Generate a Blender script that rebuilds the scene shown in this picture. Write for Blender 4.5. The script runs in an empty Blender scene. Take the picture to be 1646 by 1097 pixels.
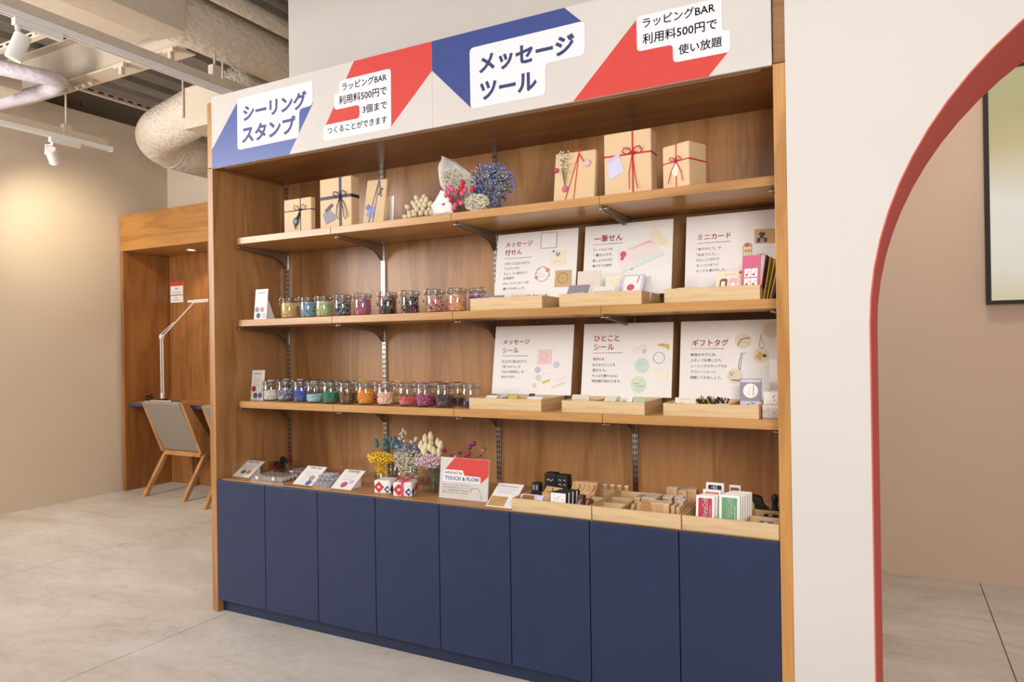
import bpy, math, random
from mathutils import Vector, Matrix
C = bpy.context.scene.collection
PI = math.pi
R = random.Random(7)

# ------------------------------------------------------------------ camera, world, lights, exposure
cam_d = bpy.data.cameras.new('camera'); cam = bpy.data.objects.new('camera', cam_d); C.objects.link(cam)
cam_d.sensor_width = 36.0; cam_d.lens = 1144.05 / 1646 * 36; cam_d.clip_start = 0.05
yaw, pit, rol = 0.4862, 0.0038, -0.0143
fw = Vector((-math.sin(yaw) * math.cos(pit), math.cos(yaw) * math.cos(pit), math.sin(pit)))
rt = Vector((math.cos(yaw), math.sin(yaw), 0)); up = rt.cross(fw)
r2 = rt * math.cos(rol) + up * math.sin(rol); u2 = -rt * math.sin(rol) + up * math.cos(rol)
mw = Matrix((r2, u2, -fw)).transposed().to_4x4(); mw.translation = Vector((2.9349, -2.417, 1.3))
cam.matrix_world = mw
bpy.context.scene.camera = cam

sc = bpy.context.scene
sc.view_settings.view_transform = 'Standard'; sc.view_settings.look = 'None'
sc.view_settings.gamma = 1.0; sc.view_settings.use_curve_mapping = False
sc.view_settings.exposure = 0.09
sc.cycles.transparent_max_bounces = 48
w = bpy.data.worlds.new('world'); sc.world = w; w.use_nodes = True
w.node_tree.nodes['Background'].inputs[0].default_value = (1.0, 0.945, 0.885, 1)
w.node_tree.nodes['Background'].inputs[1].default_value = 0.31

def area(name, loc, target, sx, sy, power, col):
    d = bpy.data.lights.new(name, 'AREA'); d.shape = 'RECTANGLE'; d.size = sx; d.size_y = sy; d.energy = power; d.color = col
    o = bpy.data.objects.new(name, d); C.objects.link(o); o.location = loc
    o.rotation_euler = (Vector(target) - Vector(loc)).to_track_quat('-Z', 'Y').to_euler(); return o
def spot(name, loc, target, power, col, ang=60, blend=.6, rad=.03):
    d = bpy.data.lights.new(name, 'SPOT'); d.energy = power; d.color = col; d.spot_size = math.radians(ang); d.spot_blend = blend; d.shadow_soft_size = rad
    o = bpy.data.objects.new(name, d); C.objects.link(o); o.location = loc
    o.rotation_euler = (Vector(target) - Vector(loc)).to_track_quat('-Z', 'Y').to_euler(); return o
area('key_softbox', (3.7, -3.1, 2.1), (1.5, 0.2, 1.3), 1.0, 1.0, 58, (1.0, 0.97, 0.945))
area('left_softbox', (-2.75, -3.1, 2.40), (0.7, 0.3, 1.3), 2.0, 1.7, 160, (1.0, 0.975, 0.955))
area('ceiling_bounce', (1.6, -2.8, 3.4), (1.6, -1.2, 0), 3.0, 2.0, 36, (1.0, 0.95, 0.90))
area('ceiling_fill', (-2.2, -1.6, 1.7), (-1.9, 0.9, 3.6), 0.7, 0.7, 15, (1.0, 0.95, 0.89)).data.spread = math.radians(95)  # unseen fill added to brighten the ducts and ceiling, narrowed to spare the sign
area('alcove_fill', (3.2, 1.0, 3.6), (3.1, 1.6, 1.6), 0.8, 0.5, 28, (1.0, 0.90, 0.80))  # unseen fill added inside the alcove to lift its wall
spot('wall_washer_light', (-2.50, 0.70, 2.70), (-3.32, 1.15, 2.15), 40, (1.0, 0.87, 0.62), 92, 1.0)
spot('nook_downlight', (-2.66, 1.98, 2.17), (-2.66, 1.98, 0), 14, (1.0, 0.86, 0.68), 110, .9)
spot('floor_washer_light', (-2.45, -0.6, 2.6), (-3.0, 1.1, 0.2), 50, (1.0, 0.86, 0.64), 60, .9)
spot('track_fill_light', (-0.65, -0.56, 2.66), (-1.3, 0.9, 0), 30, (1.0, 0.9, 0.74), 80, .9)

# ------------------------------------------------------------------ materials
MATS = {}
def lin(c):
    return tuple((x / 255 / 12.92 if x / 255 <= .04045 else ((x / 255 + .055) / 1.055) ** 2.4) for x in c) + (1,)
def base(name):
    m = bpy.data.materials.new(name); m.use_nodes = True
    nt = m.node_tree; b = nt.nodes['Principled BSDF']; return m, nt, b
def noise(nt, scale, vec=None, detail=4, dist=0.0, rough=.55):
    n = nt.nodes.new('ShaderNodeTexNoise'); n.inputs['Scale'].default_value = scale; n.inputs['Detail'].default_value = detail
    n.inputs['Distortion'].default_value = dist; n.inputs['Roughness'].default_value = rough
    if vec is not None: nt.links.new(vec, n.inputs['Vector'])
    return n.outputs['Fac']
def ramp(nt, fac, stops):
    r = nt.nodes.new('ShaderNodeValToRGB'); e = r.color_ramp.elements
    e[0].position, e[0].color = stops[0][0], stops[0][1]; e[1].position, e[1].color = stops[-1][0], stops[-1][1]
    for p, c in stops[1:-1]:
        x = e.new(p); x.color = c
    nt.links.new(fac, r.inputs['Fac']); return r.outputs['Color']
def mapped(nt, scale, kind='Object'):
    tc = nt.nodes.new('ShaderNodeTexCoord'); mp = nt.nodes.new('ShaderNodeMapping'); mp.inputs['Scale'].default_value = scale
    nt.links.new(tc.outputs[kind], mp.inputs['Vector']); return mp.outputs['Vector']
def bump(nt, b, fac, strength, dist=.002):
    n = nt.nodes.new('ShaderNodeBump'); n.inputs['Strength'].default_value = strength; n.inputs['Distance'].default_value = dist
    nt.links.new(fac, n.inputs['Height']); nt.links.new(n.outputs['Normal'], b.inputs['Normal'])
def mixc(nt, fac, a, b_, mode='MIX'):
    m = nt.nodes.new('ShaderNodeMixRGB'); m.blend_type = mode
    for s, v in ((0, fac), (1, a), (2, b_)):
        if isinstance(v, (int, float)): m.inputs[s].default_value = v
        elif isinstance(v, tuple): m.inputs[s].default_value = v
        else: nt.links.new(v, m.inputs[s])
    return m.outputs[0]

def plain(name, col, rough=.6, metal=0, var=.05, vs=30, spec=.5, coat=0, bmp=0):
    """flat colour with a faint procedural mottling"""
    if name in MATS: return MATS[name]
    m, nt, b = base(name); c = lin(col)
    f = noise(nt, vs, mapped(nt, (1, 1, 1)), 3)
    d = tuple(x * (1 - var) for x in c[:3]) + (1,); l = tuple(min(1, x * (1 + var)) for x in c[:3]) + (1,)
    nt.links.new(ramp(nt, f, [(.3, d), (.7, l)]), b.inputs['Base Color'])
    b.inputs['Roughness'].default_value = rough; b.inputs['Metallic'].default_value = metal
    b.inputs['Specular IOR Level'].default_value = spec; b.inputs['Coat Weight'].default_value = coat
    if bmp: bump(nt, b, f, bmp, .003)
    MATS[name] = m; return m

def wood(name, dark, mid, light, axis='Z', rough=.42, figure=1.0, fine=1.0):
    if name in MATS: return MATS[name]
    m, nt, b = base(name)
    s = {'Z': (1, 1, .14), 'X': (.12, 1, 1), 'Y': (1, .12, 1)}[axis]
    v = mapped(nt, s)
    big = noise(nt, 5 * figure, v, 3, 1.2, .5)
    wv = nt.nodes.new('ShaderNodeMath'); wv.operation = 'MULTIPLY'; wv.inputs[1].default_value = 26; nt.links.new(big, wv.inputs[0])
    sn = nt.nodes.new('ShaderNodeMath'); sn.operation = 'SINE'; nt.links.new(wv.outputs[0], sn.inputs[0])
    sm = nt.nodes.new('ShaderNodeMath'); sm.operation = 'MULTIPLY_ADD'; sm.inputs[1].default_value = .5; sm.inputs[2].default_value = .5; nt.links.new(sn.outputs[0], sm.inputs[0])
    s2 = {'Z': (1, 1, .03), 'X': (.03, 1, 1), 'Y': (1, .03, 1)}[axis]
    fn = noise(nt, 150 * fine, mapped(nt, s2), 3, 0, .6)
    md = noise(nt, 22, v, 3)
    col = ramp(nt, big, [(.25, lin(dark)), (.5, lin(mid)), (.75, lin(light))])
    rings = ramp(nt, sm.outputs[0], [(0, (.80, .75, .70, 1)), (.35, (.98, .98, .98, 1)), (1, (1.05, 1.04, 1.03, 1))])
    col = mixc(nt, .75, col, rings, 'MULTIPLY')
    fr = ramp(nt, fn, [(.35, (.80, .77, .73, 1)), (.62, (1, 1, 1, 1))])
    col = mixc(nt, .7, col, fr, 'MULTIPLY')
    mr = ramp(nt, md, [(.3, (.9, .88, .86, 1)), (.7, (1.04, 1.03, 1.02, 1))])
    col = mixc(nt, .8, col, mr, 'MULTIPLY')
    nt.links.new(col, b.inputs['Base Color'])
    b.inputs['Roughness'].default_value = rough
    bump(nt, b, fn, .12, .001)
    MATS[name] = m; return m

def glass(name, tint=(1, 1, 1), rough=0.0, ior=1.45):
    """clear thin glass: see-through with a Fresnel reflection"""
    if name in MATS: return MATS[name]
    m, nt, b = base(name); nt.nodes.remove(b)
    tr = nt.nodes.new('ShaderNodeBsdfTransparent'); tr.inputs[0].default_value = tuple(tint) + (1,)
    gl = nt.nodes.new('ShaderNodeBsdfGlossy'); gl.inputs['Roughness'].default_value = max(rough, .03)
    lw = nt.nodes.new('ShaderNodeLayerWeight'); lw.inputs['Blend'].default_value = .5
    pw = nt.nodes.new('ShaderNodeMath'); pw.operation = 'POWER'; pw.inputs[1].default_value = 3.0; nt.links.new(lw.outputs['Facing'], pw.inputs[0])
    fr = nt.nodes.new('ShaderNodeMath'); fr.operation = 'MULTIPLY_ADD'; fr.inputs[1].default_value = .5; fr.inputs[2].default_value = .10 * (ior - .45); nt.links.new(pw.outputs[0], fr.inputs[0])
    mx = nt.nodes.new('ShaderNodeMixShader'); nt.links.new(fr.outputs[0], mx.inputs[0]); nt.links.new(tr.outputs[0], mx.inputs[1]); nt.links.new(gl.outputs[0], mx.inputs[2])
    nt.links.new(mx.outputs[0], nt.nodes['Material Output'].inputs[0]); MATS[name] = m; return m
def lamp_mat(name, col, st):
    m, nt, b = base(name); b.inputs['Emission Color'].default_value = lin(col); b.inputs['Emission Strength'].default_value = st
    b.inputs['Base Color'].default_value = lin(col); MATS[name] = m; return m

OAKV = wood('oak_vertical', (166, 117, 70), (184, 134, 84), (199, 151, 101), 'Z', .36)
OAKX = wood('oak_lengthwise', (180, 132, 78), (196, 147, 90), (208, 160, 102), 'X', .29)
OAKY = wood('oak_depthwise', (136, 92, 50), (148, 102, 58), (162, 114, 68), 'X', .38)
OAKE = wood('oak_edge', (186, 134, 74), (200, 146, 82), (212, 158, 94), 'Z', .30)
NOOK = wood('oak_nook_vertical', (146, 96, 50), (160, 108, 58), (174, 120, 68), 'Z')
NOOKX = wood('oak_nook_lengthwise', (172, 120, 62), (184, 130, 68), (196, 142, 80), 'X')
BEECH = wood('beech', (184, 130, 82), (196, 144, 94), (208, 158, 108), 'Z')
BAMX = wood('bamboo_lengthwise', (214, 182, 136), (224, 194, 150), (232, 204, 162), 'X', .5, 1.5, .6)
BAMY = wood('bamboo_depthwise', (206, 170, 118), (216, 182, 132), (224, 194, 146), 'Y', .5, 1.5, .6)
BLOCK = wood('stamp_maple', (208, 160, 112), (220, 176, 128), (230, 190, 144), 'Z', .6)
def concrete(name, cd, cm, cl):
    m, nt, b = base(name); v = mapped(nt, (1, 1, 1))
    v2 = mapped(nt, (.5, 1.1, 1)); f1 = noise(nt, 1.7, v2, 8, .7, .68); f2 = noise(nt, 26, v, 6, 0, .7); f3 = noise(nt, 5.0, v2, 8, 1.2, .75)
    col = ramp(nt, f1, [(.3, lin(cd)), (.5, lin(cm)), (.68, lin(cl))])
    col = mixc(nt, .8, col, ramp(nt, f3, [(.34, (.80, .77, .74, 1)), (.46, (.97, .96, .95, 1)), (.7, (1.05, 1.05, 1.05, 1))]), 'MULTIPLY')
    col = mixc(nt, .6, col, ramp(nt, f2, [(.3, (.87, .86, .85, 1)), (.6, (1.03, 1.03, 1.03, 1))]), 'MULTIPLY')
    nt.links.new(col, b.inputs['Base Color']); b.inputs['Roughness'].default_value = .55; bump(nt, b, f2, .15, .002)
    MATS[name] = m; return m
CONC = concrete('polished_concrete', (192, 181, 169), (208, 199, 189), (222, 215, 207))
def plaster(name, col, scale=60, st=.05, var=.02):
    m, nt, b = base(name); f = noise(nt, scale, mapped(nt, (1, 1, 1)), 5); g = noise(nt, 1.2, mapped(nt, (1, 1, 1)), 3)
    c = lin(col); nt.links.new(ramp(nt, g, [(.3, tuple(x * (1 - var) for x in c[:3]) + (1,)), (.7, tuple(min(1, x * (1 + var)) for x in c[:3]) + (1,))]), b.inputs['Base Color'])
    b.inputs['Roughness'].default_value = .85; b.inputs['Specular IOR Level'].default_value = .2; bump(nt, b, f, st, .002); MATS[name] = m; return m
WALLW = plaster('white_wallpaper', (216, 210, 204))
WALLC = plaster('cream_wallpaper', (214, 198, 178))
WALLB = plaster('alcove_wallpaper', (214, 190, 170))
JAMB = plaster('coral_arch_paint', (216, 104, 94))
def frost(name, col, fac):
    m, nt, b = base(name); b.inputs['Base Color'].default_value = lin(col); b.inputs['Roughness'].default_value = .15
    tr = nt.nodes.new('ShaderNodeBsdfTransparent'); mx = nt.nodes.new('ShaderNodeMixShader'); mx.inputs[0].default_value = fac
    nt.links.new(tr.outputs[0], mx.inputs[1]); nt.links.new(b.outputs[0], mx.inputs[2]); nt.links.new(mx.outputs[0], nt.nodes['Material Output'].inputs[0]); MATS[name] = m; return m
POT = frost('pot_plastic', (226, 222, 232), .5)
NAVY = plain('navy_laminate', (32, 45, 80), .40, var=.07, vs=9)
NAVYD = plain('navy_plinth', (29, 40, 70), .5)
def quilt(name, col, sc_=70, st=.5):
    m, nt, b = base(name)
    vo = nt.nodes.new('ShaderNodeTexVoronoi'); vo.inputs['Scale'].default_value = sc_
    vo.feature = 'SMOOTH_F1'
    nt.links.new(mapped(nt, (1, .45, 1)), vo.inputs['Vector']); f = noise(nt, 14, mapped(nt, (1, 1, 1)), 7, 1)
    ad = nt.nodes.new('ShaderNodeMath'); nt.links.new(vo.outputs['Distance'], ad.inputs[0]); nt.links.new(f, ad.inputs[1])
    c = lin(col); nt.links.new(ramp(nt, f, [(.3, tuple(x * .9 for x in c[:3]) + (1,)), (.7, c)]), b.inputs['Base Color'])
    b.inputs['Roughness'].default_value = .6; bump(nt, b, ad.outputs[0], st, .022); MATS[name] = m; return m
DUCT = quilt('painted_duct_wrap', (222, 210, 194), 45, .55)
HOSE = quilt('hose_cloth', (205, 198, 208), 40, .3)
STEELP = plain('painted_steel_cream', (200, 186, 168), .55)
DECK = plain('ceiling_deck_grey', (150, 142, 134), .7, var=.1, vs=6)
DARKB = plain('beam_grey_brown', (128, 116, 102), .8)  # dark grey-brown steel of the left edge beam
TRACKW = plain('track_white', (232, 228, 224), .4, var=.01)
CHROME = plain('chrome', (200, 196, 190), .22, 1, var=.02)
STEEL = plain('bracket_steel', (168, 154, 140), .25, .7)
SLOT = plain('slot_black', (22, 16, 12), .8)
SHEET = plain('board_white', (240, 236, 233), .5, var=.01)
PAPERB = plain('sign_paper_bone', (210, 203, 197), .5, var=.04, vs=5)
CARDW = plain('card_white', (228, 229, 234), .5, var=.01)
P = dict(red=(200, 62, 62), dark=(72, 70, 84), ink=(74, 66, 70), grey=(176, 168, 176), white=(244, 240, 238), cream=(240, 228, 204), sky=(120, 172, 196), olive=(158, 166, 132), orange=(222, 140, 104), sand=(214, 184, 130),
    kraft=(204, 170, 120), brown=(136, 96, 66), pale=(240, 226, 222), pink=(238, 184, 194), mint=(220, 234, 228), beige=(228, 214, 202), rose=(206, 92, 116), pinkp=(238, 206, 206), lilac=(206, 204, 226), mauve=(206, 190, 212),
    mintg=(196, 222, 184), gold=(214, 190, 104), mintb=(206, 222, 214), mintg2=(212, 224, 202), creamy=(242, 238, 216), sandp=(228, 214, 190), olivd=(104, 108, 82), slate=(92, 92, 104), blue=(62, 86, 150),
    signblue=(48, 66, 134), signblue2=(62, 82, 158), signred=(208, 62, 54), navytext=(44, 54, 104), black=(24, 22, 22), green=(104, 160, 112), crimson=(186, 50, 70), inkorange=(220, 104, 60), yellow=(240, 206, 60), yellowd=(226, 180, 50),
    wine=(120, 30, 40), lavender=(150, 130, 190), bluef=(96, 112, 176), bluel=(150, 164, 216), teal=(86, 124, 128), tail=(224, 210, 176), pinkf=(222, 186, 192), whitef=(236, 228, 208), mag=(196, 50, 100), magd=(150, 60, 120), berry=(206, 36, 64), pinkb=(206, 100, 130),
    stem=(140, 132, 84), stemg=(110, 118, 90), ribbonp=(222, 80, 120), kraftbox=(224, 192, 150), ribbonr=(190, 30, 42), ribbonn=(44, 38, 72), twine=(30, 26, 44), seal=(52, 60, 92), greyp=(150, 146, 156), brownd=(86, 48, 34), kraftd=(178, 128, 80), tan=(196, 158, 104))
def K(n, rough=.6, **k):
    return plain('tone_' + n, P[n], rough, var=k.pop('var', .03), **k)
GLASS = glass('jar_glass', (.97, .98, .98)); ACRYL = glass('clear_acrylic', (.97, .97, .97), .02); RIMG = glass('thick_glass_rim', (.93, .95, .95), .08, 2.6)
FABRIC = plain('grey_upholstery', (146, 134, 122), .95, var=.12, vs=220, bmp=.3)

# ------------------------------------------------------------------ mesh helpers
TEXTC = {}
def text_verts(body, off):
    k = (body, off)
    if k not in TEXTC:
        cu = bpy.data.curves.new('t', 'FONT'); cu.body = body; cu.size = 1; cu.resolution_u = 2; cu.offset = off
        o = bpy.data.objects.new('t', cu); C.objects.link(o)
        dg = bpy.context.evaluated_depsgraph_get(); me = bpy.data.meshes.new_from_object(o.evaluated_get(dg))
        vs = [v.co.copy() for v in me.vertices]; fs = [list(p.vertices) for p in me.polygons]
        bpy.data.objects.remove(o); bpy.data.curves.remove(cu); bpy.data.meshes.remove(me)
        x0 = min(v.x for v in vs); x1 = max(v.x for v in vs); y0 = min(v.y for v in vs); y1 = max(v.y for v in vs)
        TEXTC[k] = (vs, fs, x0, x1, y0, y1)
    return TEXTC[k]
class MB:
    def __init__(s): s.v = []; s.f = []; s.m = []
    def add(s, vs, fs, mi=0):
        n = len(s.v); s.v += [tuple(v) for v in vs]; s.f += [[i + n for i in f] for f in fs]; s.m += [mi] * len(fs); return s
    def box(s, x0, x1, y0, y1, z0, z1, mi=0):
        return s.add([(x0, y0, z0), (x1, y0, z0), (x1, y1, z0), (x0, y1, z0), (x0, y0, z1), (x1, y0, z1), (x1, y1, z1), (x0, y1, z1)],
                     [(3, 2, 1, 0), (4, 5, 6, 7), (0, 1, 5, 4), (1, 2, 6, 5), (2, 3, 7, 6), (3, 0, 4, 7)], mi)
    def prism(s, poly, plane, a, b, mi=0):
        f = {'XZ': lambda p, d: (p[0], d, p[1]), 'YZ': lambda p, d: (d, p[0], p[1]), 'XY': lambda p, d: (p[0], p[1], d)}[plane]
        n = len(poly); area2 = sum(poly[i][0] * poly[(i + 1) % n][1] - poly[(i + 1) % n][0] * poly[i][1] for i in range(n))
        if area2 < 0: poly = poly[::-1]
        vs = [f(p, a) for p in poly] + [f(p, b) for p in poly]
        flip = (plane == 'XZ') == (a < b)
        c1 = list(range(n)); c2 = list(range(n, 2 * n))
        sides = [(i, (i + 1) % n, n + (i + 1) % n, n + i) for i in range(n)]
        if flip: fs = [c1, c2[::-1]] + [q[::-1] for q in sides]
        else: fs = [c1[::-1], c2] + sides
        return s.add(vs, fs, mi)
    def tube(s, pts, r, seg=6, mi=0, cap=True):
        pts = [Vector(p) for p in pts]; n = len(pts); rs = r if isinstance(r, (list, tuple)) else [r] * n
        vs = []; prev = None
        for i, p in enumerate(pts):
            t = (pts[min(i + 1, n - 1)] - pts[max(i - 1, 0)]).normalized()
            if prev is None:
                a = Vector((0, 0, 1)) if abs(t.z) < .9 else Vector((1, 0, 0)); x = t.cross(a).normalized()
            else: x = (prev - t * prev.dot(t)).normalized()
            prev = x; y = t.cross(x)
            for k in range(seg):
                an = 2 * PI * k / seg; vs.append(p + (x * math.cos(an) + y * math.sin(an)) * rs[i])
        fs = [(i * seg + k, i * seg + (k + 1) % seg, (i + 1) * seg + (k + 1) % seg, (i + 1) * seg + k) for i in range(n - 1) for k in range(seg)]
        if cap: fs += [list(range(seg))[::-1], list(range((n - 1) * seg, n * seg))]
        return s.add(vs, fs, mi)
    def ribbon(s, pts, width_vec, th=.0008, mi=0):
        pts = [Vector(p) for p in pts]; wv = Vector(width_vec); n = len(pts); vs = []
        for i, p in enumerate(pts):
            t = (pts[min(i + 1, n - 1)] - pts[max(i - 1, 0)]).normalized(); nn = t.cross(wv).normalized() * th / 2
            vs += [p - wv / 2 - nn, p + wv / 2 - nn, p + wv / 2 + nn, p - wv / 2 + nn]
        fs = [(i * 4 + k, i * 4 + (k + 1) % 4, i * 4 + 4 + (k + 1) % 4, i * 4 + 4 + k) for i in range(n - 1) for k in range(4)] + [(3, 2, 1, 0), tuple(range(n * 4 - 4, n * 4))]
        return s.add(vs, fs, mi)
    def lathe(s, prof, seg=24, c=(0, 0, 0), mi=0, closed=False):
        vs = []; n = len(prof)
        for r, z in prof:
            for k in range(seg):
                a = 2 * PI * k / seg; vs.append((c[0] + r * math.cos(a), c[1] + r * math.sin(a), c[2] + z))
        m = n if closed else n - 1
        fs = [(i * seg + k, i * seg + (k + 1) % seg, ((i + 1) % n) * seg + (k + 1) % seg, ((i + 1) % n) * seg + k) for i in range(m) for k in range(seg)]
        if not closed:
            if prof[0][0] > 1e-6: fs.append(list(range(seg))[::-1])
            if prof[-1][0] > 1e-6: fs.append(list(range((n - 1) * seg, n * seg)))
        return s.add(vs, fs, mi)
    def blob(s, c, r, mi=0, jit=0):
        if not isinstance(r, (tuple, list)): r = (r, r, r)
        vs = [(c[0] + x * r[0] * (1 + R.uniform(-jit, jit)), c[1] + y * r[1] * (1 + R.uniform(-jit, jit)), c[2] + z * r[2] * (1 + R.uniform(-jit, jit))) for x, y, z in ICO_V]
        return s.add(vs, ICO_F, mi)
    def octa(s, c, r, mi=0):
        a = R.uniform(0, 6.28); b = R.uniform(-.6, .6); M_ = Matrix.Rotation(a, 3, 'Z') @ Matrix.Rotation(b, 3, 'X')
        vs = [Vector(c) + M_ @ (Vector(d) * r) for d in ((1, 0, 0), (-1, 0, 0), (0, 1, 0), (0, -1, 0), (0, 0, 1), (0, 0, -1))]
        return s.add(vs, [(0, 2, 4), (2, 1, 4), (1, 3, 4), (3, 0, 4), (2, 0, 5), (1, 2, 5), (3, 1, 5), (0, 3, 5)], mi)
    def text(s, body, x, z, width, y, mi=0, off=0.0, size=None, ux=(1, 0, 0), uz=(0, 0, 1)):
        soft = off if off < .02 else 0
        vs, fs, x0, x1, y0, y1 = text_verts(body, off if off >= .02 else 0); k = size if size else width / (x1 - x0); kx = width / (x1 - x0) if width else k
        ux = Vector(ux); uz = Vector(uz); o = Vector((0, y, 0))
        for dx, dz in ([(0, 0)] if not soft else [(-soft, 0), (soft, 0), (0, soft), (0, -soft)]):
            s.add([o + ux * (x + (v.x - x0 + dx) * kx) + uz * (z + (v.y + dz) * k) for v in vs], fs, mi)
        return s
    def mesh(s, name, mats, smooth=False):
        me = bpy.data.meshes.new(name); me.from_pydata(s.v, [], s.f)
        for m in (mats if isinstance(mats, (list, tuple)) else [mats]): me.materials.append(m)
        me.polygons.foreach_set('material_index', s.m)
        if smooth: me.polygons.foreach_set('use_smooth', [True] * len(me.polygons))
        me.update(); return me
_p = (1 + 5 ** .5) / 2; _q = (1 + _p * _p) ** .5
ICO_V = [(a / _q, b / _q, c / _q) for a, b, c in ((-1, _p, 0), (1, _p, 0), (-1, -_p, 0), (1, -_p, 0), (0, -1, _p), (0, 1, _p), (0, -1, -_p), (0, 1, -_p), (_p, 0, -1), (_p, 0, 1), (-_p, 0, -1), (-_p, 0, 1))]
ICO_F = [(0, 11, 5), (0, 5, 1), (0, 1, 7), (0, 7, 10), (0, 10, 11), (1, 5, 9), (5, 11, 4), (11, 10, 2), (10, 7, 6), (7, 1, 8), (3, 9, 4), (3, 4, 2), (3, 2, 6), (3, 6, 8), (3, 8, 9), (4, 9, 5), (2, 4, 11), (6, 2, 10), (8, 6, 7), (9, 8, 1)]

def obj(name, mb, mats, parent=None, loc=None, rot=None, smooth=False, bev=0, stuff=False, auto=False):
    me = mb if isinstance(mb, bpy.types.Mesh) else mb.mesh(name, mats, smooth)
    o = bpy.data.objects.new(name, me); C.objects.link(o)
    if parent is not None: o.parent = parent
    if loc: o.location = loc
    if rot: o.rotation_euler = rot
    if bev:
        b = o.modifiers.new('b', 'BEVEL'); b.width = bev; b.segments = 2; b.limit_method = 'ANGLE'; b.angle_limit = math.radians(40)
    if stuff: o['kind'] = 'stuff'
    return o
def tag(o, label, cat, group=None):
    o['label'] = label; o['category'] = cat
    if group: o['group'] = group
    return o
def thing(name, label, cat, loc=(0, 0, 0), rot=(0, 0, 0), group=None):
    o = bpy.data.objects.new(name, None); C.objects.link(o); o.empty_display_size = .05
    o.location = loc; o.rotation_euler = rot; return tag(o, label, cat, group)
def struct(name, mb, mats, parent=None, **k):
    o = obj(name, mb, mats, parent, **k)
    if parent is None: o['kind'] = 'structure'
    return o
def structe(name, loc=(0, 0, 0)):
    o = bpy.data.objects.new(name, None); C.objects.link(o); o.location = loc; o['kind'] = 'structure'; return o
def rpoly(pts, r, n=5):
    """polygon with rounded corners"""
    out = []; N = len(pts)
    for i in range(N):
        p = Vector(pts[i]).to_2d() if len(pts[i]) > 2 else Vector(pts[i]); a = Vector(pts[i - 1]); b = Vector(pts[(i + 1) % N])
        da = (a - p); db = (b - p); d = min(r, da.length * .45, db.length * .45); A = p + da.normalized() * d; B = p + db.normalized() * d
        for k in range(n + 1):
            t = k / n; q = A * (1 - t) ** 2 + p * 2 * t * (1 - t) + B * t ** 2; out.append((q.x, q.y))
    return out
def circ(x, z, r, n=20): return [(x + r * math.cos(2 * PI * k / n), z + r * math.sin(2 * PI * k / n)) for k in range(n)]
def strip(pts, w_):
    """thin polyline as quads in XZ"""
    out = []
    for a, b in zip(pts[:-1], pts[1:]):
        d = Vector(b) - Vector(a)
        if d.length < 1e-6: continue
        n = Vector((-d.y, d.x)).normalized() * w_ / 2; e = d.normalized() * w_ * .3
        a2 = Vector(a) - e; b2 = Vector(b) + e
        out.append([tuple(a2 - n), tuple(b2 - n), tuple(b2 + n), tuple(a2 + n)])
    return out

# ================================================================== SETTING
IW = 2.619; D = .477; PT = .037; CT = .652          # inner width, depth, panel thickness, counter top
# floor: saw-cut concrete slabs
fl = structe('floor')
xs = [-3.32, -1.602, .053, 1.70, 3.344, 5.0]; ys = [-5.0, -3.24, -1.34, .55, 1.48, 2.30]
g = .0025
for i in range(5):
    for j in range(5):
        obj('concrete_slab', MB().box(xs[i] + g, xs[i + 1] - g, ys[j] + g, ys[j + 1] - g, -.06, 0), CONC, fl)
obj('joint_bed', MB().box(-3.32, 5.0, -5.0, 2.3, -.075, -.006), plain('joint_dark', (112, 100, 90), .9), fl)
# walls
struct('wall_left', MB().box(-3.44, -3.32, -5.0, 2.32, -.07, 3.40), WALLC)
struct('wall_back', MB().box(-3.32, .1, 2.2, 2.32, -.07, 3.62), WALLC)
struct('wall_center', MB().box(.0, 2.66, .52, .64, 2.2, 4.1).box(0, 2.66, .5, .64, 0, 2.2), WALLW)
struct('wall_alcove', MB().box(2.2, 5.0, 2.06, 2.2, -.07, 4.1), WALLB)
# right wall with the arch opening (front face Y=-.003, depth .5)
def arch_pts(cx, x0, zc, rad, n=40):
    p = [(x0, -.02)] + [(cx - rad * math.cos(PI * k / n), zc + rad * math.sin(PI * k / n)) for k in range(n + 1)] + [(2 * cx - x0, -.02)]
    return p
AX, AZ, AR = 3.985, 1.34, 1.10
mb = MB(); A0 = arch_pts(AX, AX - AR, AZ, AR); A1 = arch_pts(AX + .012, AX + .012 - AR, AZ, AR)
outer = [(IW + PT + .001, -.02), (IW + PT + .001, 4.1), (5.3, 4.1), (5.3, -.02)]
front = outer + A0[::-1]
nf = len(front)
vs = [(x, -.003, z) for x, z in front] + [(x, .5, z) for x, z in outer + A1[::-1]]
fs = [list(range(nf))[::-1], list(range(nf, 2 * nf))] + [((i + 1) % nf, i, nf + i, nf + (i + 1) % nf) for i in range(4)]
mb.add(vs, [fs[0][::-1], fs[1][::-1]] + [f for f in fs[2:5]])
struct('wall_right', mb, WALLW)
lin_ = MB(); n = len(A0)
t0 = arch_pts(AX, AX - AR + .004, AZ, AR - .004); t1 = arch_pts(AX + .012, AX + .016 - AR, AZ, AR - .004)
lv = [(x, -.0028, z) for x, z in A0] + [(x, .502, z) for x, z in A1] + [(x, -.0028, z) for x, z in t0] + [(x, .502, z) for x, z in t1]
lf = []
for i in range(n - 1):
    lf += [(i, i + 1, n + i + 1, n + i), (2 * n + i + 1, 2 * n + i, 3 * n + i, 3 * n + i + 1), (i + 1, i, 2 * n + i, 2 * n + i + 1), (n + i, n + i + 1, 3 * n + i + 1, 3 * n + i)]
lin_.add(lv, lf); struct('trim_1', lin_, JAMB)
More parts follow.
